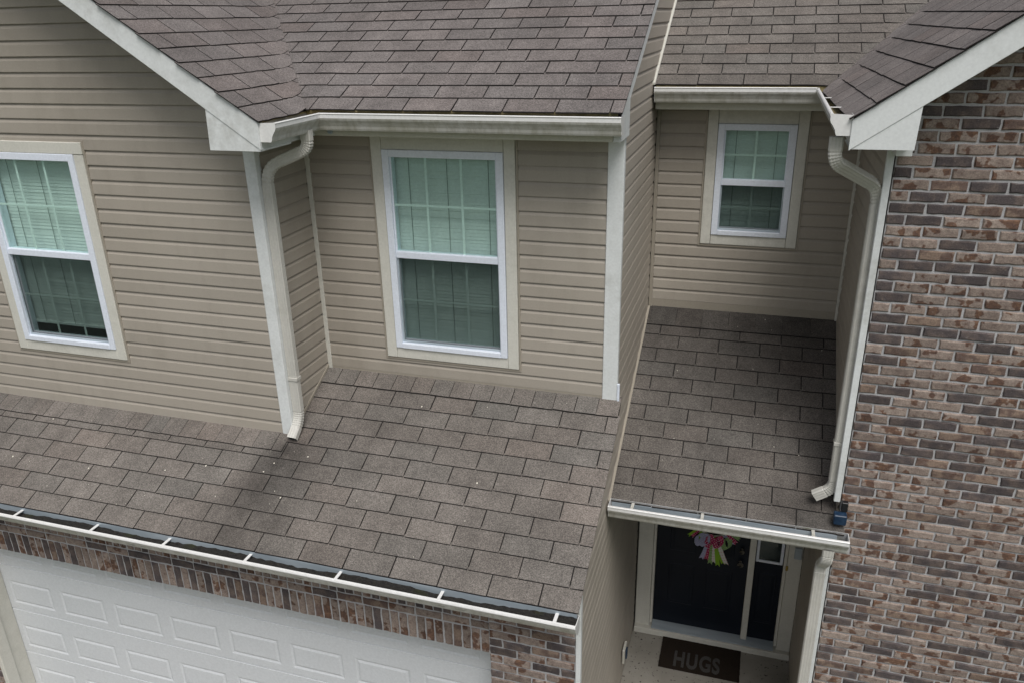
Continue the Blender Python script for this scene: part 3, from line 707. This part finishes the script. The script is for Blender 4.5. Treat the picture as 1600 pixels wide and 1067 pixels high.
# ------------------------------------------------------------------ gutters
KPROF = [(0.0, 0.112), (0.0, 0.0), (0.078, 0.0), (0.084, 0.012), (0.088, 0.030), (0.100, 0.052), (0.114, 0.070), (0.119, 0.084), (0.119, 0.106), (0.123, 0.113), (0.118, 0.118), (0.104, 0.117), (0.104, 0.110)]
RPROF = [(0.0, 0.112), (0.0, 0.018), (0.012, 0.004), (0.036, 0.0), (0.060, 0.012), (0.082, 0.036), (0.098, 0.066), (0.108, 0.092), (0.117, 0.097), (0.123, 0.108), (0.119, 0.119), (0.104, 0.120), (0.102, 0.110)]
def offset_loop(pr, t):
    out = []
    for i, (a, b) in enumerate(pr):
        p0 = pr[max(0, i - 1)]; p1 = pr[min(len(pr) - 1, i + 1)]
        dx, dy = p1[0] - p0[0], p1[1] - p0[1]; L = math.hypot(dx, dy) or 1
        out.append((a - dy / L * t * 1.0, b + dx / L * t * 1.0))
    return out
def gutter(a, b, back, zbase, axis, sgn, hang=(), caps=(True, True), mat='gutter', litter=False, mitre=(0, 0), lipmat='lip', lmat='litter', pr=KPROF, hmat='lip'):
    """K-style gutter. axis 'x': runs along X, opens toward -Y (sgn -1); axis 'y': runs along Y, projecting to sgn*X. mitre: how the ends are cut"""
    g = empty('gutter', (0, 0, 0), house)
    inn = offset_loop(pr, 0.0022); n = len(pr)
    def pt(d, zz, t, e):
        s = (a - mitre[0] * d) if e == 0 else (b + mitre[1] * d)
        return (s, back + sgn * d, zbase + zz) if axis == 'x' else (back + sgn * d, s, zbase + zz)
    verts = []; faces = []; mi = []
    for e in (0, 1):
        for d, zz in pr: verts.append(pt(d, zz, 0, e))
        for d, zz in inn: verts.append(pt(d, zz, 0, e))
    o = 2 * n
    for i in range(n - 1):
        faces.append((i, i + 1, o + i + 1, o + i)); mi.append(1 if i >= 7 else 0)
        faces.append((n + i, o + n + i, o + n + i + 1, n + i + 1)); mi.append(1 if i >= 8 else 2)
    for i in (0, n - 1): faces.append((i, o + i, o + n + i, n + i)); mi.append(1)
    for e in (0, 1):
        for i in range(n - 1): faces.append((e * o + i, e * o + n + i, e * o + n + i + 1, e * o + i + 1)); mi.append(0)
    ob = raw('trough', verts, faces, [mat, lipmat, 'inside'], g, mi)
    for e, c in enumerate(caps):
        if not c: continue
        s = a if e == 0 else b; q = -0.004 if e == 0 else 0.004
        bm = bmesh.new(); ring = [(d, zz) for d, zz in pr[:11]]
        def P(d, zz, s_): return (s_, back + sgn * d, zbase + zz) if axis == 'x' else (back + sgn * d, s_, zbase + zz)
        v0 = [bm.verts.new(P(d, zz, s)) for d, zz in ring]; v1 = [bm.verts.new(P(d, zz, s + q)) for d, zz in ring]
        bm.faces.new(v0); bm.faces.new(v1[::-1]); m = len(ring)
        for i in range(m): bm.faces.new((v0[i], v0[(i + 1) % m], v1[(i + 1) % m], v1[i]))
        from_bm('end_cap', bm, lipmat, g)
    for h in hang:
        if axis == 'x': box('hanger', h - 0.011, h + 0.011, min(back + sgn * 0.006, back + sgn * 0.114), max(back + sgn * 0.006, back + sgn * 0.114), zbase + 0.098, zbase + 0.104, hmat, g, 0.001)
        else: box('hanger', min(back + sgn * 0.006, back + sgn * 0.114), max(back + sgn * 0.006, back + sgn * 0.114), h - 0.010, h + 0.010, zbase + 0.098, zbase + 0.103, 'lip', g, 0.001)
    if litter:
        V = []; F = []; nx = 160; ny = 6
        for i in range(nx + 1):
            for j in range(ny + 1):
                dm = 0.092 if lmat == 'litter' else 0.104
                d = 0.004 + dm * j / ny; s0_ = a + 0.004 - mitre[0] * d; s1_ = b - 0.004 + mitre[1] * d; s = s0_ + (s1_ - s0_) * i / nx
                hh = zbase + litter + (R.uniform(0, 0.016) + 0.012 * math.sin(s * 5.1) - 0.01 * j / ny if lmat == 'litter' else R.uniform(0, 0.004))
                V.append((s, back + sgn * d, hh) if axis == 'x' else (back + sgn * d, s, hh))
        for i in range(nx):
            for j in range(ny):
                q = i * (ny + 1) + j; F.append((q, q + ny + 1, q + ny + 2, q + 1))
        raw('leaf_litter', V, F, lmat, g, kind='stuff')
    return g
gutter(XL - 0.02, XR + 0.002, YG + 0.008, 2.600, 'x', -1, hang=(-5.143, -4.432, -3.798, -3.128, -2.433, -1.703, -0.946, -5.85, -6.55), litter=0.074, pr=RPROF)
gutter(XS + 0.022, 0.806, YP + 0.006, 2.640, 'x', -1, hang=(-0.68, -0.175, 0.58), hmat='gutter')
gutter(AX0 - 0.010, XR - 0.012, 4.972, 5.420, 'x', -1, caps=(False, True), mitre=(-1, 0), litter=0.082, lmat='silt')
gutter(4.325, 4.972, AX0 - 0.010, 5.420, 'y', 1, caps=(True, False), mitre=(0, -1), litter=0.082, lmat='silt')
gutter(XS + 0.024, DX0 + 0.010, 6.594, 5.462, 'x', -1, caps=(True, False), mitre=(0, -1), litter=0.085, lmat='silt')
gutter(4.845, 6.594, DX0 + 0.010, 5.456, 'y', -1, hang=(5.35, 5.95), caps=(True, False), mitre=(0, -1), litter=0.055, lmat='silt')
# galvanised drip edges behind the gutters
def drip(x0, x1, y, zf): 
    bm = bmesh.new(); hexa(bm, [(x0, y - 0.004, zf - 0.085), (x1, y - 0.004, zf - 0.085), (x1, y, zf - 0.085), (x0, y, zf - 0.085), (x0, y - 0.004, zf - 0.004), (x1, y - 0.004, zf - 0.004), (x1, y, zf - 0.004), (x0, y, zf - 0.004)])
    from_bm('drip_edge', bm, 'metal', house)
drip(XL - 0.05, XR - 0.01, YG + 0.004, zg(YG)); drip(XS + 0.03, XD - 0.01, YP + 0.003, zp(YP))
box('drip_edge', AX0 - 0.01, XS + 0.02, BY0 + 0.006, BY0 + 0.020, BZ0 - 0.045, BZ0 - 0.003, 'silt', house, 0.001)
box('drip_edge', XS + 0.024, DX0 - 0.02, CY0 + 0.006, CY0 + 0.020, CZ0 - 0.06, CZ0 - 0.003, 'silt', house, 0.001)
box('drip_edge', AX0 - 0.030, AX0 - 0.008, 4.335, 4.955, AZ0 - 0.05, AZ0 - 0.003, 'silt', house, 0.001)
# outlet stub seen on the wall behind the mitre
box('gutter_outlet', -2.865, -2.825, 4.962, 4.979, 5.385, 5.425, 'metal', house, 0.012)

# ------------------------------------------------------------------ downspouts
SEC = rnd_rect(0.076, 0.054, 0.008)
def bands(parent, pts):
    for (x0, x1, y0, y1, z_) in pts: box('strap', x0, x1, y0, y1, z_ - 0.012, z_ + 0.012, 'downspout', parent, 0.001)
d1 = empty('downspout', (0, 0, 0), house)
sweep('pipe', [(-2.905, 4.765, 5.44), (-2.905, 4.765, 5.315), (-3.222, 4.722, 5.185), (-3.222, 4.722, 3.275), (-3.228, 4.600, 3.165)], SEC, 'downspout', d1, (0, 1, 0), 0.17)
bands(d1, [(-3.264, -3.18, 4.690, 4.754, 3.62)])
d2 = empty('downspout', (0, 0, 0), house)
sweep('pipe', [(0.392, 4.93, 5.44), (0.392, 4.93, 5.30), (0.693, 5.245, 5.10), (0.693, 5.245, 2.985), (0.575, 5.245, 2.905)], SEC, 'downspout', d2, (0, 1, 0), 0.17)
bands(d2, [(0.651, 0.735, 5.212, 5.278, 3.35)])
d3 = empty('downspout', (0, 0, 0), house)
sweep('pipe', [(0.690, 4.995, 2.65), (0.690, 4.995, 2.555), (0.668, 5.10, 2.43), (0.668, 5.10, -0.30), (0.668, 4.95, -0.42)], SEC, 'downspout', d3, (0, 1, 0), 0.14)
# blue kick-out flashing at the brick corner
kf = empty('kickout_flashing', (0, 0, 0), house)
box('flange', 0.752, 0.792, 5.135, 5.172, 2.872, 2.945, 'black', kf, 0.003)
box('diverter', 0.706, 0.790, 5.085, 5.150, 2.792, 2.868, 'blue', kf, 0.006)

# ------------------------------------------------------------------ windows
def window(x0, x1, z0, z1, y, cols, blind_gap=0.02, head_over=False, slat=0.026, casmat='trim'):
    w_ = empty('window', ((x0 + x1) / 2, y, z0), house)
    def bx(n, a, b, c, d, e, f, m, bev=0.003): 
        o = box(n, a, b, c, d, e, f, m, None, bev); o.parent = w_; o.matrix_parent_inverse = Matrix.Translation(-w_.location); return o
    C = CAS; yc = y - 0.028
    # casing boards
    if head_over:
        bx('casing', x0 - C, x1 + C + 0.004, yc - 0.004, y, z1 + 0.001, z1 + C, casmat, 0.004)
        bx('casing', x0 - C, x0 - 0.001, yc, y, z0 - C + 0.0, z1 - 0.001, casmat, 0.004); bx('casing', x1 + 0.001, x1 + C, yc, y, z0 - C, z1 - 0.001, casmat, 0.004)
    else:
        bx('casing', x0 - 0.001, x1 + 0.001, yc + 0.002, y, z1 + 0.001, z1 + C + 0.06, casmat, 0.003)
        bx('casing', x0 - C, x0 - 0.003, yc, y, z0 - C, z1 + C + 0.06, casmat, 0.004); bx('casing', x1 + 0.003, x1 + C, yc, y, z0 - C, z1 + C + 0.06, casmat, 0.004)
    bx('casing', x0 - 0.001, x1 + 0.001, yc + 0.001, y, z0 - C, z0 - 0.001, casmat, 0.004)
    for a, b in ((x0 - C - 0.018, x0 - C - 0.002), (x1 + C + 0.002, x1 + C + 0.018)): bx('j_channel', a, b, y - 0.02, y, z0 - C - 0.02, z1 + C + 0.015, 'tan_trim', 0.002)
    bx('j_channel', x0 - C - 0.001, x1 + C + 0.001, y - 0.02, y, z0 - C - 0.02, z0 - C - 0.002, 'tan_trim', 0.002)
    # vinyl frame
    F = 0.052; yf = y - 0.036
    bx('frame', x0, x0 + F, yf, y + 0.07, z0, z1, 'vinyl'); bx('frame', x1 - F, x1, yf, y + 0.07, z0, z1, 'vinyl')
    bx('frame', x0 + F, x1 - F, yf + 0.001, y + 0.07, z1 - F, z1, 'vinyl'); bx('frame', x0 + F, x1 - F, yf - 0.004, y + 0.07, z0, z0 + 0.040, 'vinyl')
    zm = (z0 + z1) / 2 - 0.015
    bx('meeting_rail', x0 + F, x1 - F, yf + 0.012, y + 0.05, zm - 0.024, zm + 0.026, 'vinyl')
    S = 0.022
    for (za_, zb_, yy) in ((zm + 0.026, z1 - F, yf + 0.018), (z0 + 0.040, zm - 0.024, yf + 0.044)):
        sh = empty('sash', (0, 0, 0), w_); sh.matrix_parent_inverse = Matrix.Translation(-w_.location)
        a, b = x0 + F, x1 - F
        def sx(n, *q, bev=0.002):
            o = box(n, *q[:6], q[6], None, bev); o.parent = w_; o.matrix_parent_inverse = Matrix.Translation(-w_.location); return o
        bpy.data.objects.remove(sh)
        sx('sash_stile', a, a + S * 0.5, yy, yy + 0.03, za_, zb_, 'vinyl'); sx('sash_stile', b - S * 0.5, b, yy, yy + 0.03, za_, zb_, 'vinyl')
        sx('sash_rail', a + S * 0.5, b - S * 0.5, yy, yy + 0.03, za_, za_ + (0.004 if yy < yf + 0.03 else 0.022), 'vinyl')
        sx('pane', a + S * 0.5, b - S * 0.5, yy + 0.010, yy + 0.014, za_, zb_, 'glass', bev=0)
        for i in range(1, cols):
            u = a + (b - a) * i / cols; sx('muntin', u - 0.009, u + 0.009, yy + 0.016, yy + 0.020, za_, zb_, 'grid', bev=0.001)
        v = (za_ + zb_) / 2; sx('muntin', a, b, yy + 0.0155, yy + 0.0205, v - 0.008, v + 0.008, 'grid', bev=0.001)
    bx('screen', x0 + F, x1 - F, yf + 0.032, yf + 0.034, z0 + 0.045, zm - 0.024, 'screen', 0)
    bx('screen_frame', x0 + F, x1 - F, yf + 0.026, yf + 0.040, z0 + 0.040, z0 + 0.056, 'metal', 0.002)
    for a in (x0 + F, x1 - F - 0.012): bx('screen_frame', a, a + 0.012, yf + 0.026, yf + 0.040, z0 + 0.056, zm - 0.024, 'metal', 0.002)
    # blind: one continuous pleated sheet of tilted slats, with ladder cords and a bottom rail
    yb = y + 0.085; V = []; Fc = []; zt = z1 - 0.01; zz = zt; k = 0
    a, b = x0 + 0.02, x1 - 0.02
    while zz > z0 + blind_gap + 0.02:
        wv = R.uniform(-0.003, 0.003)
        for (dz, dy) in ((0, 0.0018), (-slat * 0.93, -0.0018 + wv * 0.35), (-slat, 0.0004)):
            V += [(a, yb + dy, zz + dz), ((a + b) / 2, yb + dy + R.uniform(-.002, .002), zz + dz + R.uniform(-.0015, .0015)), (b, yb + dy, zz + dz)]
        zz -= slat; k += 3
    for i in range(k - 1): 
        for j in range(2): q = i * 3 + j; Fc.append((q, q + 1, q + 4, q + 3))
    o = raw('blind', V, Fc, 'blind', None); o.parent = w_; o.matrix_parent_inverse = Matrix.Translation(-w_.location)
    bx('blind_rail', a, b, yb - 0.014, yb + 0.014, zz - 0.022, zz, 'blind')
    for f in ((0.16, 0.5, 0.86) if cols > 2 else (0.22, 0.78)): bx('blind_cord', a + (b - a) * f - 0.002, a + (b - a) * f + 0.002, yb - 0.0165, yb - 0.0145, zz, zt, 'cord', 0)
    # the dark room behind
    bx('room_back', x0 - 0.3, x1 + 0.3, y + 0.55, y + 0.57, z0 - 0.3, z1 + 0.3, 'room', 0)
    bx('room_side', x0 - 0.3, x0 - 0.28, y + 0.13, y + 0.55, z0 - 0.3, z1 + 0.3, 'room', 0); bx('room_side', x1 + 0.28, x1 + 0.3, y + 0.13, y + 0.55, z0 - 0.3, z1 + 0.3, 'room', 0)
    bx('room_side', x0 - 0.28, x1 + 0.28, y + 0.13, y + 0.55, z0 - 0.3, z0 - 0.28, 'room', 0); bx('room_side', x0 - 0.28, x1 + 0.28, y + 0.13, y + 0.55, z1 + 0.28, z1 + 0.3, 'room', 0)
    return w_
window(wx0, wx1, WZ0, WZ1, YA - 0.002, 3, blind_gap=0.13, head_over=True)
window(bx0, bx1, WZ0, WZ1, YB - 0.002, 3)
window(cx0, cx1, CZW0, CZW1, YC - 0.002, 2, slat=0.045)

# ------------------------------------------------------------------ garage door
gd = empty('garage_door', (0, 0, 0), house); yd = 4.29
SECT = 0.512; ztops = [2.119 - i * SECT for i in range(5)]
for r in range(5):
    zt = ztops[r] - 0.0; zb_ = zt - SECT + 0.006
    pz1, pz0 = zt - 0.172, zt - 0.428
    pan = [(-6.243 + c * 0.587, -6.243 + c * 0.587 + 0.478) for c in range(8)]
    bm = bmesh.new(); X0, X1 = gx0 + 0.004, gx1 - 0.004
    hexa(bm, [(X0, yd + 0.012, zb_), (X1, yd + 0.012, zb_), (X1, yd + 0.045, zb_), (X0, yd + 0.045, zb_), (X0, yd + 0.012, zt), (X1, yd + 0.012, zt), (X1, yd + 0.045, zt), (X0, yd + 0.045, zt)])
    def q4(xa, xb, za_, zz_): bm.faces.new([bm.verts.new(p) for p in ((xa, yd, za_), (xb, yd, za_), (xb, yd, zz_), (xa, yd, zz_))])
    q4(X0, X1, pz1, zt - 0.004); q4(X0, X1, zb_ + 0.004, pz0)
    for ze, zi in ((zt, zt - 0.004), (zb_, zb_ + 0.004)): bm.faces.new([bm.verts.new(p) for p in ((X0, yd + 0.012, ze), (X1, yd + 0.012, ze), (X1, yd, zi), (X0, yd, zi))])
    edges = [X0] + [e for p in pan for e in p] + [X1]
    for i in range(0, len(edges), 2): q4(edges[i], edges[i + 1], pz0, pz1)
    sec = from_bm('section', bm, 'door_white', gd)
    for px0, px1 in pan:
        bm = bmesh.new()
        def lev(i, dy): return [bm.verts.new((px0 + i, yd + dy, pz0 + i)), bm.verts.new((px1 - i, yd + dy, pz0 + i)), bm.verts.new((px1 - i, yd + dy, pz1 - i)), bm.verts.new((px0 + i, yd + dy, pz1 - i))]
        L = [lev(0.0, 0.0), lev(0.016, 0.0065), lev(0.022, 0.0065), lev(0.040, 0.0)]
        for q in range(len(L) - 1):
            for i in range(4): bm.faces.new((L[q][i], L[q][(i + 1) % 4], L[q + 1][(i + 1) % 4], L[q + 1][i]))
        bm.faces.new(L[-1])
        from_bm('panel', bm, 'door_white', gd)
box('jamb', gx0, gx0 + 0.03, YW + 0.10, yd - 0.002, -0.45, GZT, 'trim', gd, 0.002)
box('jamb', gx1 - 0.03, gx1, YW + 0.10, yd - 0.002, -0.45, GZT, 'trim', gd, 0.002)
box('jamb', gx0, gx1, YW + 0.101, yd - 0.002, GZT - 0.03, GZT + 0.06, 'trim', gd, 0.002)
box('brick_mould', gx0 - 0.002, gx0 + 0.045, YW - 0.015, YW + 0.10, -0.45, GZT - 0.001, 'trim', gd, 0.006)
# lantern beside the garage door
la = empty('wall_lantern', (0, 0, 0), house)
lx, ly, lz = -1.175, YW - 0.13, 1.66
def lathe(name, prof, cx, cy, mat, parent, n=20, smooth=True):
    V = []; F = []
    for r, z_ in prof:
        for i in range(n): a = 2 * math.pi * i / n; V.append((cx + r * math.cos(a), cy + r * math.sin(a), z_))
    for k in range(len(prof) - 1):
        for i in range(n): F.append((k * n + i, k * n + (i + 1) % n, (k + 1) * n + (i + 1) % n, (k + 1) * n + i))
    F.append(tuple(range(n))[::-1]); F.append(tuple((len(prof) - 1) * n + i for i in range(n)))
    return raw(name, V, F, mat, parent, smooth=smooth)
lathe('lantern_roof', [(0.085, lz), (0.078, lz + 0.012), (0.045, lz + 0.05), (0.02, lz + 0.075), (0.012, lz + 0.09), (0.017, lz + 0.10), (0.012, lz + 0.115), (0.003, lz + 0.125)], lx, ly, 'black', la)
lathe('lantern_glass', [(0.05, lz - 0.21), (0.068, lz - 0.005)], lx, ly, 'glass', la)
lathe('lantern_base', [(0.012, lz - 0.27), (0.03, lz - 0.25), (0.055, lz - 0.212), (0.05, lz - 0.205)], lx, ly, 'black', la)
for i in range(4):
    a = math.pi / 4 + i * math.pi / 2
    sweep('lantern_bar', [(lx + 0.053 * math.cos(a), ly + 0.053 * math.sin(a), lz - 0.21), (lx + 0.072 * math.cos(a), ly + 0.072 * math.sin(a), lz)], [(-.004, -.004), (.004, -.004), (.004, .004), (-.004, .004)], 'black', la)
box('back_plate', lx - 0.05, lx + 0.05, YW - 0.02, YW - 0.004, lz - 0.14, lz + 0.05, 'black', la, 0.006)
box('bracket', lx - 0.01, lx + 0.01, ly + 0.06, YW - 0.018, lz - 0.06, lz - 0.04, 'black', la, 0.003)

# ------------------------------------------------------------------ porch and front door
box('porch_floor', XS + 0.002, XD - 0.002, 4.62, YC + 0.05, -0.50, FLOOR, 'concrete', house, 0.004)
fd = empty('front_door', (0, 0, 0), house)
yw = YC + 0.048; yf = YC - 0.035
box('casing', XS + 0.018, -0.700, yf, yw, FLOOR, 2.25, 'trim', fd, 0.004)
box('casing', -0.698, -0.672, yf + 0.012, yw + 0.03, 0.07, 2.15, 'trim', fd, 0.003)
box('mullion', 0.240, 0.300, yf + 0.004, yw + 0.02, 0.085, 2.14, 'trim', fd, 0.003)
box('casing', 0.570, 0.598, yf + 0.012, yw + 0.03, 0.07, 2.15, 'trim', fd, 0.003)
box('casing', 0.600, XD - 0.018, yf, yw, FLOOR, 2.25, 'trim', fd, 0.004)
box('head_casing', -0.700, 0.600, yf + 0.001, yw + 0.03, 2.152, 2.25, 'trim', fd, 0.004)
box('sill_nose', XS + 0.02, XD - 0.02, YC - 0.105, YC - 0.078, FLOOR + 0.001, 0.050, 'trim', fd, 0.004)
box('sill_block', XS + 0.02, XD - 0.02, YC - 0.076, yf + 0.06, FLOOR + 0.001, 0.040, 'trim', fd, 0.002)
prism('threshold', [(YC - 0.074, 0.042), (YC - 0.074, 0.050), (yw + 0.02, 0.084), (yw + 0.02, 0.044)], 'x', -0.671, 0.569, 'metal', fd, 0.002)
def panel_face(parent, px0, px1, pz0, pz1, y, mat='navy'):
    bm = bmesh.new()
    def lev(i, dy): return [bm.verts.new((px0 + i, y + dy, pz0 + i)), bm.verts.new((px1 - i, y + dy, pz0 + i)), bm.verts.new((px1 - i, y + dy, pz1 - i)), bm.verts.new((px0 + i, y + dy, pz1 - i))]
    L = [lev(0, -0.0005), lev(0.006, -0.004), lev(0.014, -0.002), lev(0.024, -0.002), lev(0.044, -0.005)]
    for q in range(len(L) - 1):
        for i in range(4): bm.faces.new((L[q][i], L[q][(i + 1) % 4], L[q + 1][(i + 1) % 4], L[q + 1][i]))
    bm.faces.new(L[-1]); from_bm('panel', bm, mat, parent)
ys = YC + 0.02
box('slab', -0.670, 0.238, ys, ys + 0.045, 0.086, 2.14, 'navy', fd, 0.003)
for a, b in ((-0.535, -0.275), (-0.160, 0.100)):
    for c, d in ((0.36, 0.86), (1.02, 1.62), (1.74, 1.98)): panel_face(fd, a, b, c, d, ys)
box('sidelight_panel', 0.302, 0.568, ys, ys + 0.045, 0.086, 2.14, 'navy', fd, 0.003)
panel_face(fd, 0.345, 0.525, 0.30, 0.92, ys)
for q in ((0.308, 0.335, 1.05, 2.08), (0.535, 0.562, 1.05, 2.08)): box('sidelight_frame', q[0], q[1], ys - 0.016, ys - 0.001, q[2], q[3], 'vinyl', fd, 0.004)
for q in ((1.05, 1.077), (2.053, 2.08)): box('sidelight_frame', 0.335, 0.535, ys - 0.016, ys - 0.001, q[0], q[1], 'vinyl', fd, 0.004)
box('sidelight_pane', 0.336, 0.534, ys - 0.008, ys - 0.004, 1.078, 2.052, 'glass', fd, 0)
def knob(cx, cz, r, name):
    V = []; F = []; n = 16; pr = [(0.6, 0.0), (0.6, 0.006), (0.3, 0.010), (0.3, 0.03), (0.85, 0.036), (1.0, 0.048), (0.85, 0.060), (0.3, 0.066)]
    for rr, d in pr:
        for i in range(n): a = 2 * math.pi * i / n; V.append((cx + r * rr * math.cos(a), ys - 0.001 - d, cz + r * rr * math.sin(a)))
    for k in range(len(pr) - 1):
        for i in range(n): F.append((k * n + i, (k + 1) * n + i, (k + 1) * n + (i + 1) % n, k * n + (i + 1) % n))
    F.append(tuple((len(pr) - 1) * n + i for i in range(n))); raw(name, V, F, 'nickel', fd, smooth=True)
knob(0.165, 1.00, 0.032, 'door_knob'); knob(0.168, 1.155, 0.026, 'deadbolt')
box('doorbell', 0.588, 0.612, yf - 0.012, yf - 0.0005, 1.03, 1.09, 'brass', fd, 0.008)
kp = box('keypad', 0.652, 0.722, yf - 0.022, yf - 0.0005, 1.19, 1.32, 'metal', fd, 0.006)
# utility outlet on the side wall
box('outlet_cover', XS + 0.016, XS + 0.040, 6.02, 6.16, 0.25, 0.42, 'gutter', house, 0.006)
box('outlet_lid', XS + 0.041, XS + 0.055, 6.06, 6.13, 0.28, 0.38, 'blue', house, 0.005)

# ------------------------------------------------------------------ doormat
mat_o = empty('doormat', (-0.137, 6.59, FLOOR))
mat_o['label'] = 'dark brown coir doormat lettered HUGS lying before the front door'; mat_o['category'] = 'doormat'
def rel(o, parent): o.parent = parent; o.matrix_parent_inverse = Matrix.Translation(-parent.location); return o
V = []; F = []; nx, ny = 60, 36
for i in range(nx + 1):
    for j in range(ny + 1):
        ex = 0.0025 if i in (0, nx) or j in (0, ny) else 0
        V.append((-0.535 + 0.795 * i / nx + R.uniform(-ex, ex), 6.365 + 0.445 * j / ny + R.uniform(-ex, ex), FLOOR + 0.014 + R.uniform(-0.0015, 0.0015)))
for i in range(nx):
    for j in range(ny): q = i * (ny + 1) + j; F.append((q, q + ny + 1, q + ny + 2, q + 1))
rel(raw('coir_top', V, F, 'mat'), mat_o)
rel(box('backing', -0.534, 0.259, 6.366, 6.809, FLOOR, FLOOR + 0.011, 'mat', None, 0.002), mat_o)
for ch, lx_ in (('H', -0.398), ('U', -0.268), ('G', -0.140), ('S', -0.010)):
    cu = bpy.data.curves.new('letter', 'FONT'); cu.body = ch; cu.size = 0.29; cu.extrude = 0.0015; cu.offset = 0.010; cu.materials.append(M['letter'])
    tmp = bpy.data.objects.new('letter_curve', cu); COL.objects.link(tmp); bpy.context.view_layer.update()
    me = bpy.data.meshes.new_from_object(tmp.evaluated_get(bpy.context.evaluated_depsgraph_get())); bpy.data.objects.remove(tmp)
    o = link('letter', me); o.location = (lx_, 6.412, FLOOR + 0.0165); o.scale = (0.56, 1.0, 1.0)
    rel(o, mat_o)

# ------------------------------------------------------------------ ribbon wreath on the door
wr = empty('ribbon_wreath', (-0.12, ys, 1.43))
wr['label'] = 'wreath of pink dotted, lime and white ribbons hanging on the navy front door'; wr['category'] = 'wreath'
WX, WY, WZ = -0.12, ys - 0.045, 1.45
n1, n2 = 36, 10; V = []; F = []
for i in range(n1):
    a = 2 * math.pi * i / n1
    for j in range(n2):
        b = 2 * math.pi * j / n2; rr = 0.17 + 0.022 * math.cos(b); V.append((WX + rr * math.cos(a), WY + 0.022 * math.sin(b), WZ + rr * math.sin(a)))
for i in range(n1):
    for j in range(n2): F.append((i * n2 + j, i * n2 + (j + 1) % n2, ((i + 1) % n1) * n2 + (j + 1) % n2, ((i + 1) % n1) * n2 + j))
rel(raw('ring', V, F, 'rib_green2'), wr)
def strip(pts, width, wdir, mat, notch=False):
    V = []; F = []; n = len(pts); uv = []
    for i, p in enumerate(pts):
        wv = wdir(i / (n - 1)); q = Vector(p)
        for s in (-1, 0, 1):
            d = wv * (width / 2 * s); e = Vector((0, 0, 0))
            if notch and i == n - 1 and s == 0: e = (Vector(pts[-2]) - q) * 0.7
            V.append(q + d + e); uv.append((s * 0.5 + 0.5, i * 0.55))
    for i in range(n - 1):
        for j in range(2): a = i * 3 + j; F.append((a, a + 1, a + 4, a + 3))
    me = bpy.data.meshes.new('ribbon'); me.from_pydata([tuple(v) for v in V], [], F); me.materials.append(M[mat])
    ul = me.uv_layers.new(name='UVMap')
    for lp in me.loops: ul.data[lp.index].uv = uv[lp.vertex_index]
    o = link('ribbon', me); sm = o.modifiers.new('thickness', 'SOLIDIFY'); sm.thickness = 0.0012
    rel(o, wr)
MATS = ['rib_pink', 'rib_green', 'rib_lilac', 'rib_pink', 'rib_green2', 'rib_green']
for i in range(30):      # ribbon tails tied round the ring
    a = 2 * math.pi * i / 30 + R.uniform(-.06, .06); L = R.uniform(0.09, 0.135); ax = Vector((math.cos(a), 0, math.sin(a))); tg = Vector((-math.sin(a), 0, math.cos(a)))
    c = Vector((WX, WY - 0.018, WZ)) + ax * 0.155; bend = R.uniform(-0.03, 0.03); out = R.uniform(0.01, 0.05); pts = []
    for k in range(6):
        t = k / 5; pts.append(c + ax * (L * t) + tg * (bend * t * t) + Vector((0, -out * math.sin(t * 2.2), -0.03 * t * t)))
    strip(pts, R.uniform(0.024, 0.04), lambda t, tg=tg: (tg + Vector((0, 0.35 * math.sin(3 * t), 0))).normalized(), MATS[i % 6], True)
for i, (dx, mt) in enumerate(((-0.035, 'rib_pink'), (0.055, 'rib_pink'), (0.135, 'rib_green2'), (-0.12, 'rib_lilac'), (-0.075, 'rib_lilac'))):   # bow loops
    c = Vector((WX + dx, WY - 0.04, 1.265)); pts = []
    for k in range(11):
        t = 2 * math.pi * k / 10; pts.append(c + Vector((0.035 * math.sin(t), -0.035 * (1 - math.cos(t)) * 0.8, 0.045 * math.cos(t) + 0.01)))
    strip(pts, 0.05, lambda t: Vector((0.75, 0.2, 0.6)).normalized(), mt)
for i, (dx, lean, mt, L) in enumerate(((-0.06, -0.055, 'rib_lilac', 0.20), (-0.025, -0.03, 'rib_pink', 0.20), (0.005, -0.01, 'rib_green2', 0.24), (0.035, 0.005, 'rib_white', 0.22), (0.06, 0.03, 'rib_green', 0.245), (0.085, 0.065, 'rib_green', 0.21), (0.10, 0.085, 'rib_white', 0.205))):
    pts = []
    for k in range(7):
        t = k / 6; pts.append(Vector((WX + dx * 0.7 + lean * t, WY - 0.05 - 0.02 * math.sin(3 * t) - 0.004 * i, 1.235 - L * t)))
    strip(pts, 0.042, lambda t, l=lean: Vector((1, 0.25 * math.sin(4 * t), l * 2)).normalized(), mt, True)

# ------------------------------------------------------------------ petals and droppings scattered on the roof
V = []; F = []
def speck(x, y, zf, r):
    b = len(V); n = 6
    for i in range(n): a = 2 * math.pi * i / n; rr = r * R.uniform(0.6, 1.2); px, py = x + rr * math.cos(a), y + rr * math.sin(a); V.append((px, py, zf(py) + 0.0135))
    V.append((x, y, zf(y) + 0.017)); 
    for i in range(n): F.append((b + i, b + (i + 1) % n, b + n))
for i in range(44):
    if i < 20: x, y = R.uniform(-6.2, -4.0), R.uniform(3.9, 4.6)
    elif i < 32: x, y = R.uniform(-4.0, -3.0), R.uniform(4.1, 4.6)
    else: x, y = R.uniform(-3.1, -1.0), R.uniform(3.9, 5.2)
    speck(x, y, zg, R.choice((0.002, 0.003, 0.003, 0.004, 0.007)))
for i in range(12): speck(R.uniform(-0.8, 0.7), R.uniform(5.2, 6.85), zp, R.choice((0.003, 0.004)))
fp = raw('fallen_petals', V, F, 'petal', None, kind='stuff'); fp['label'] = 'pale petals and droppings scattered over the lower shingle roofs'; fp['category'] = 'petals'
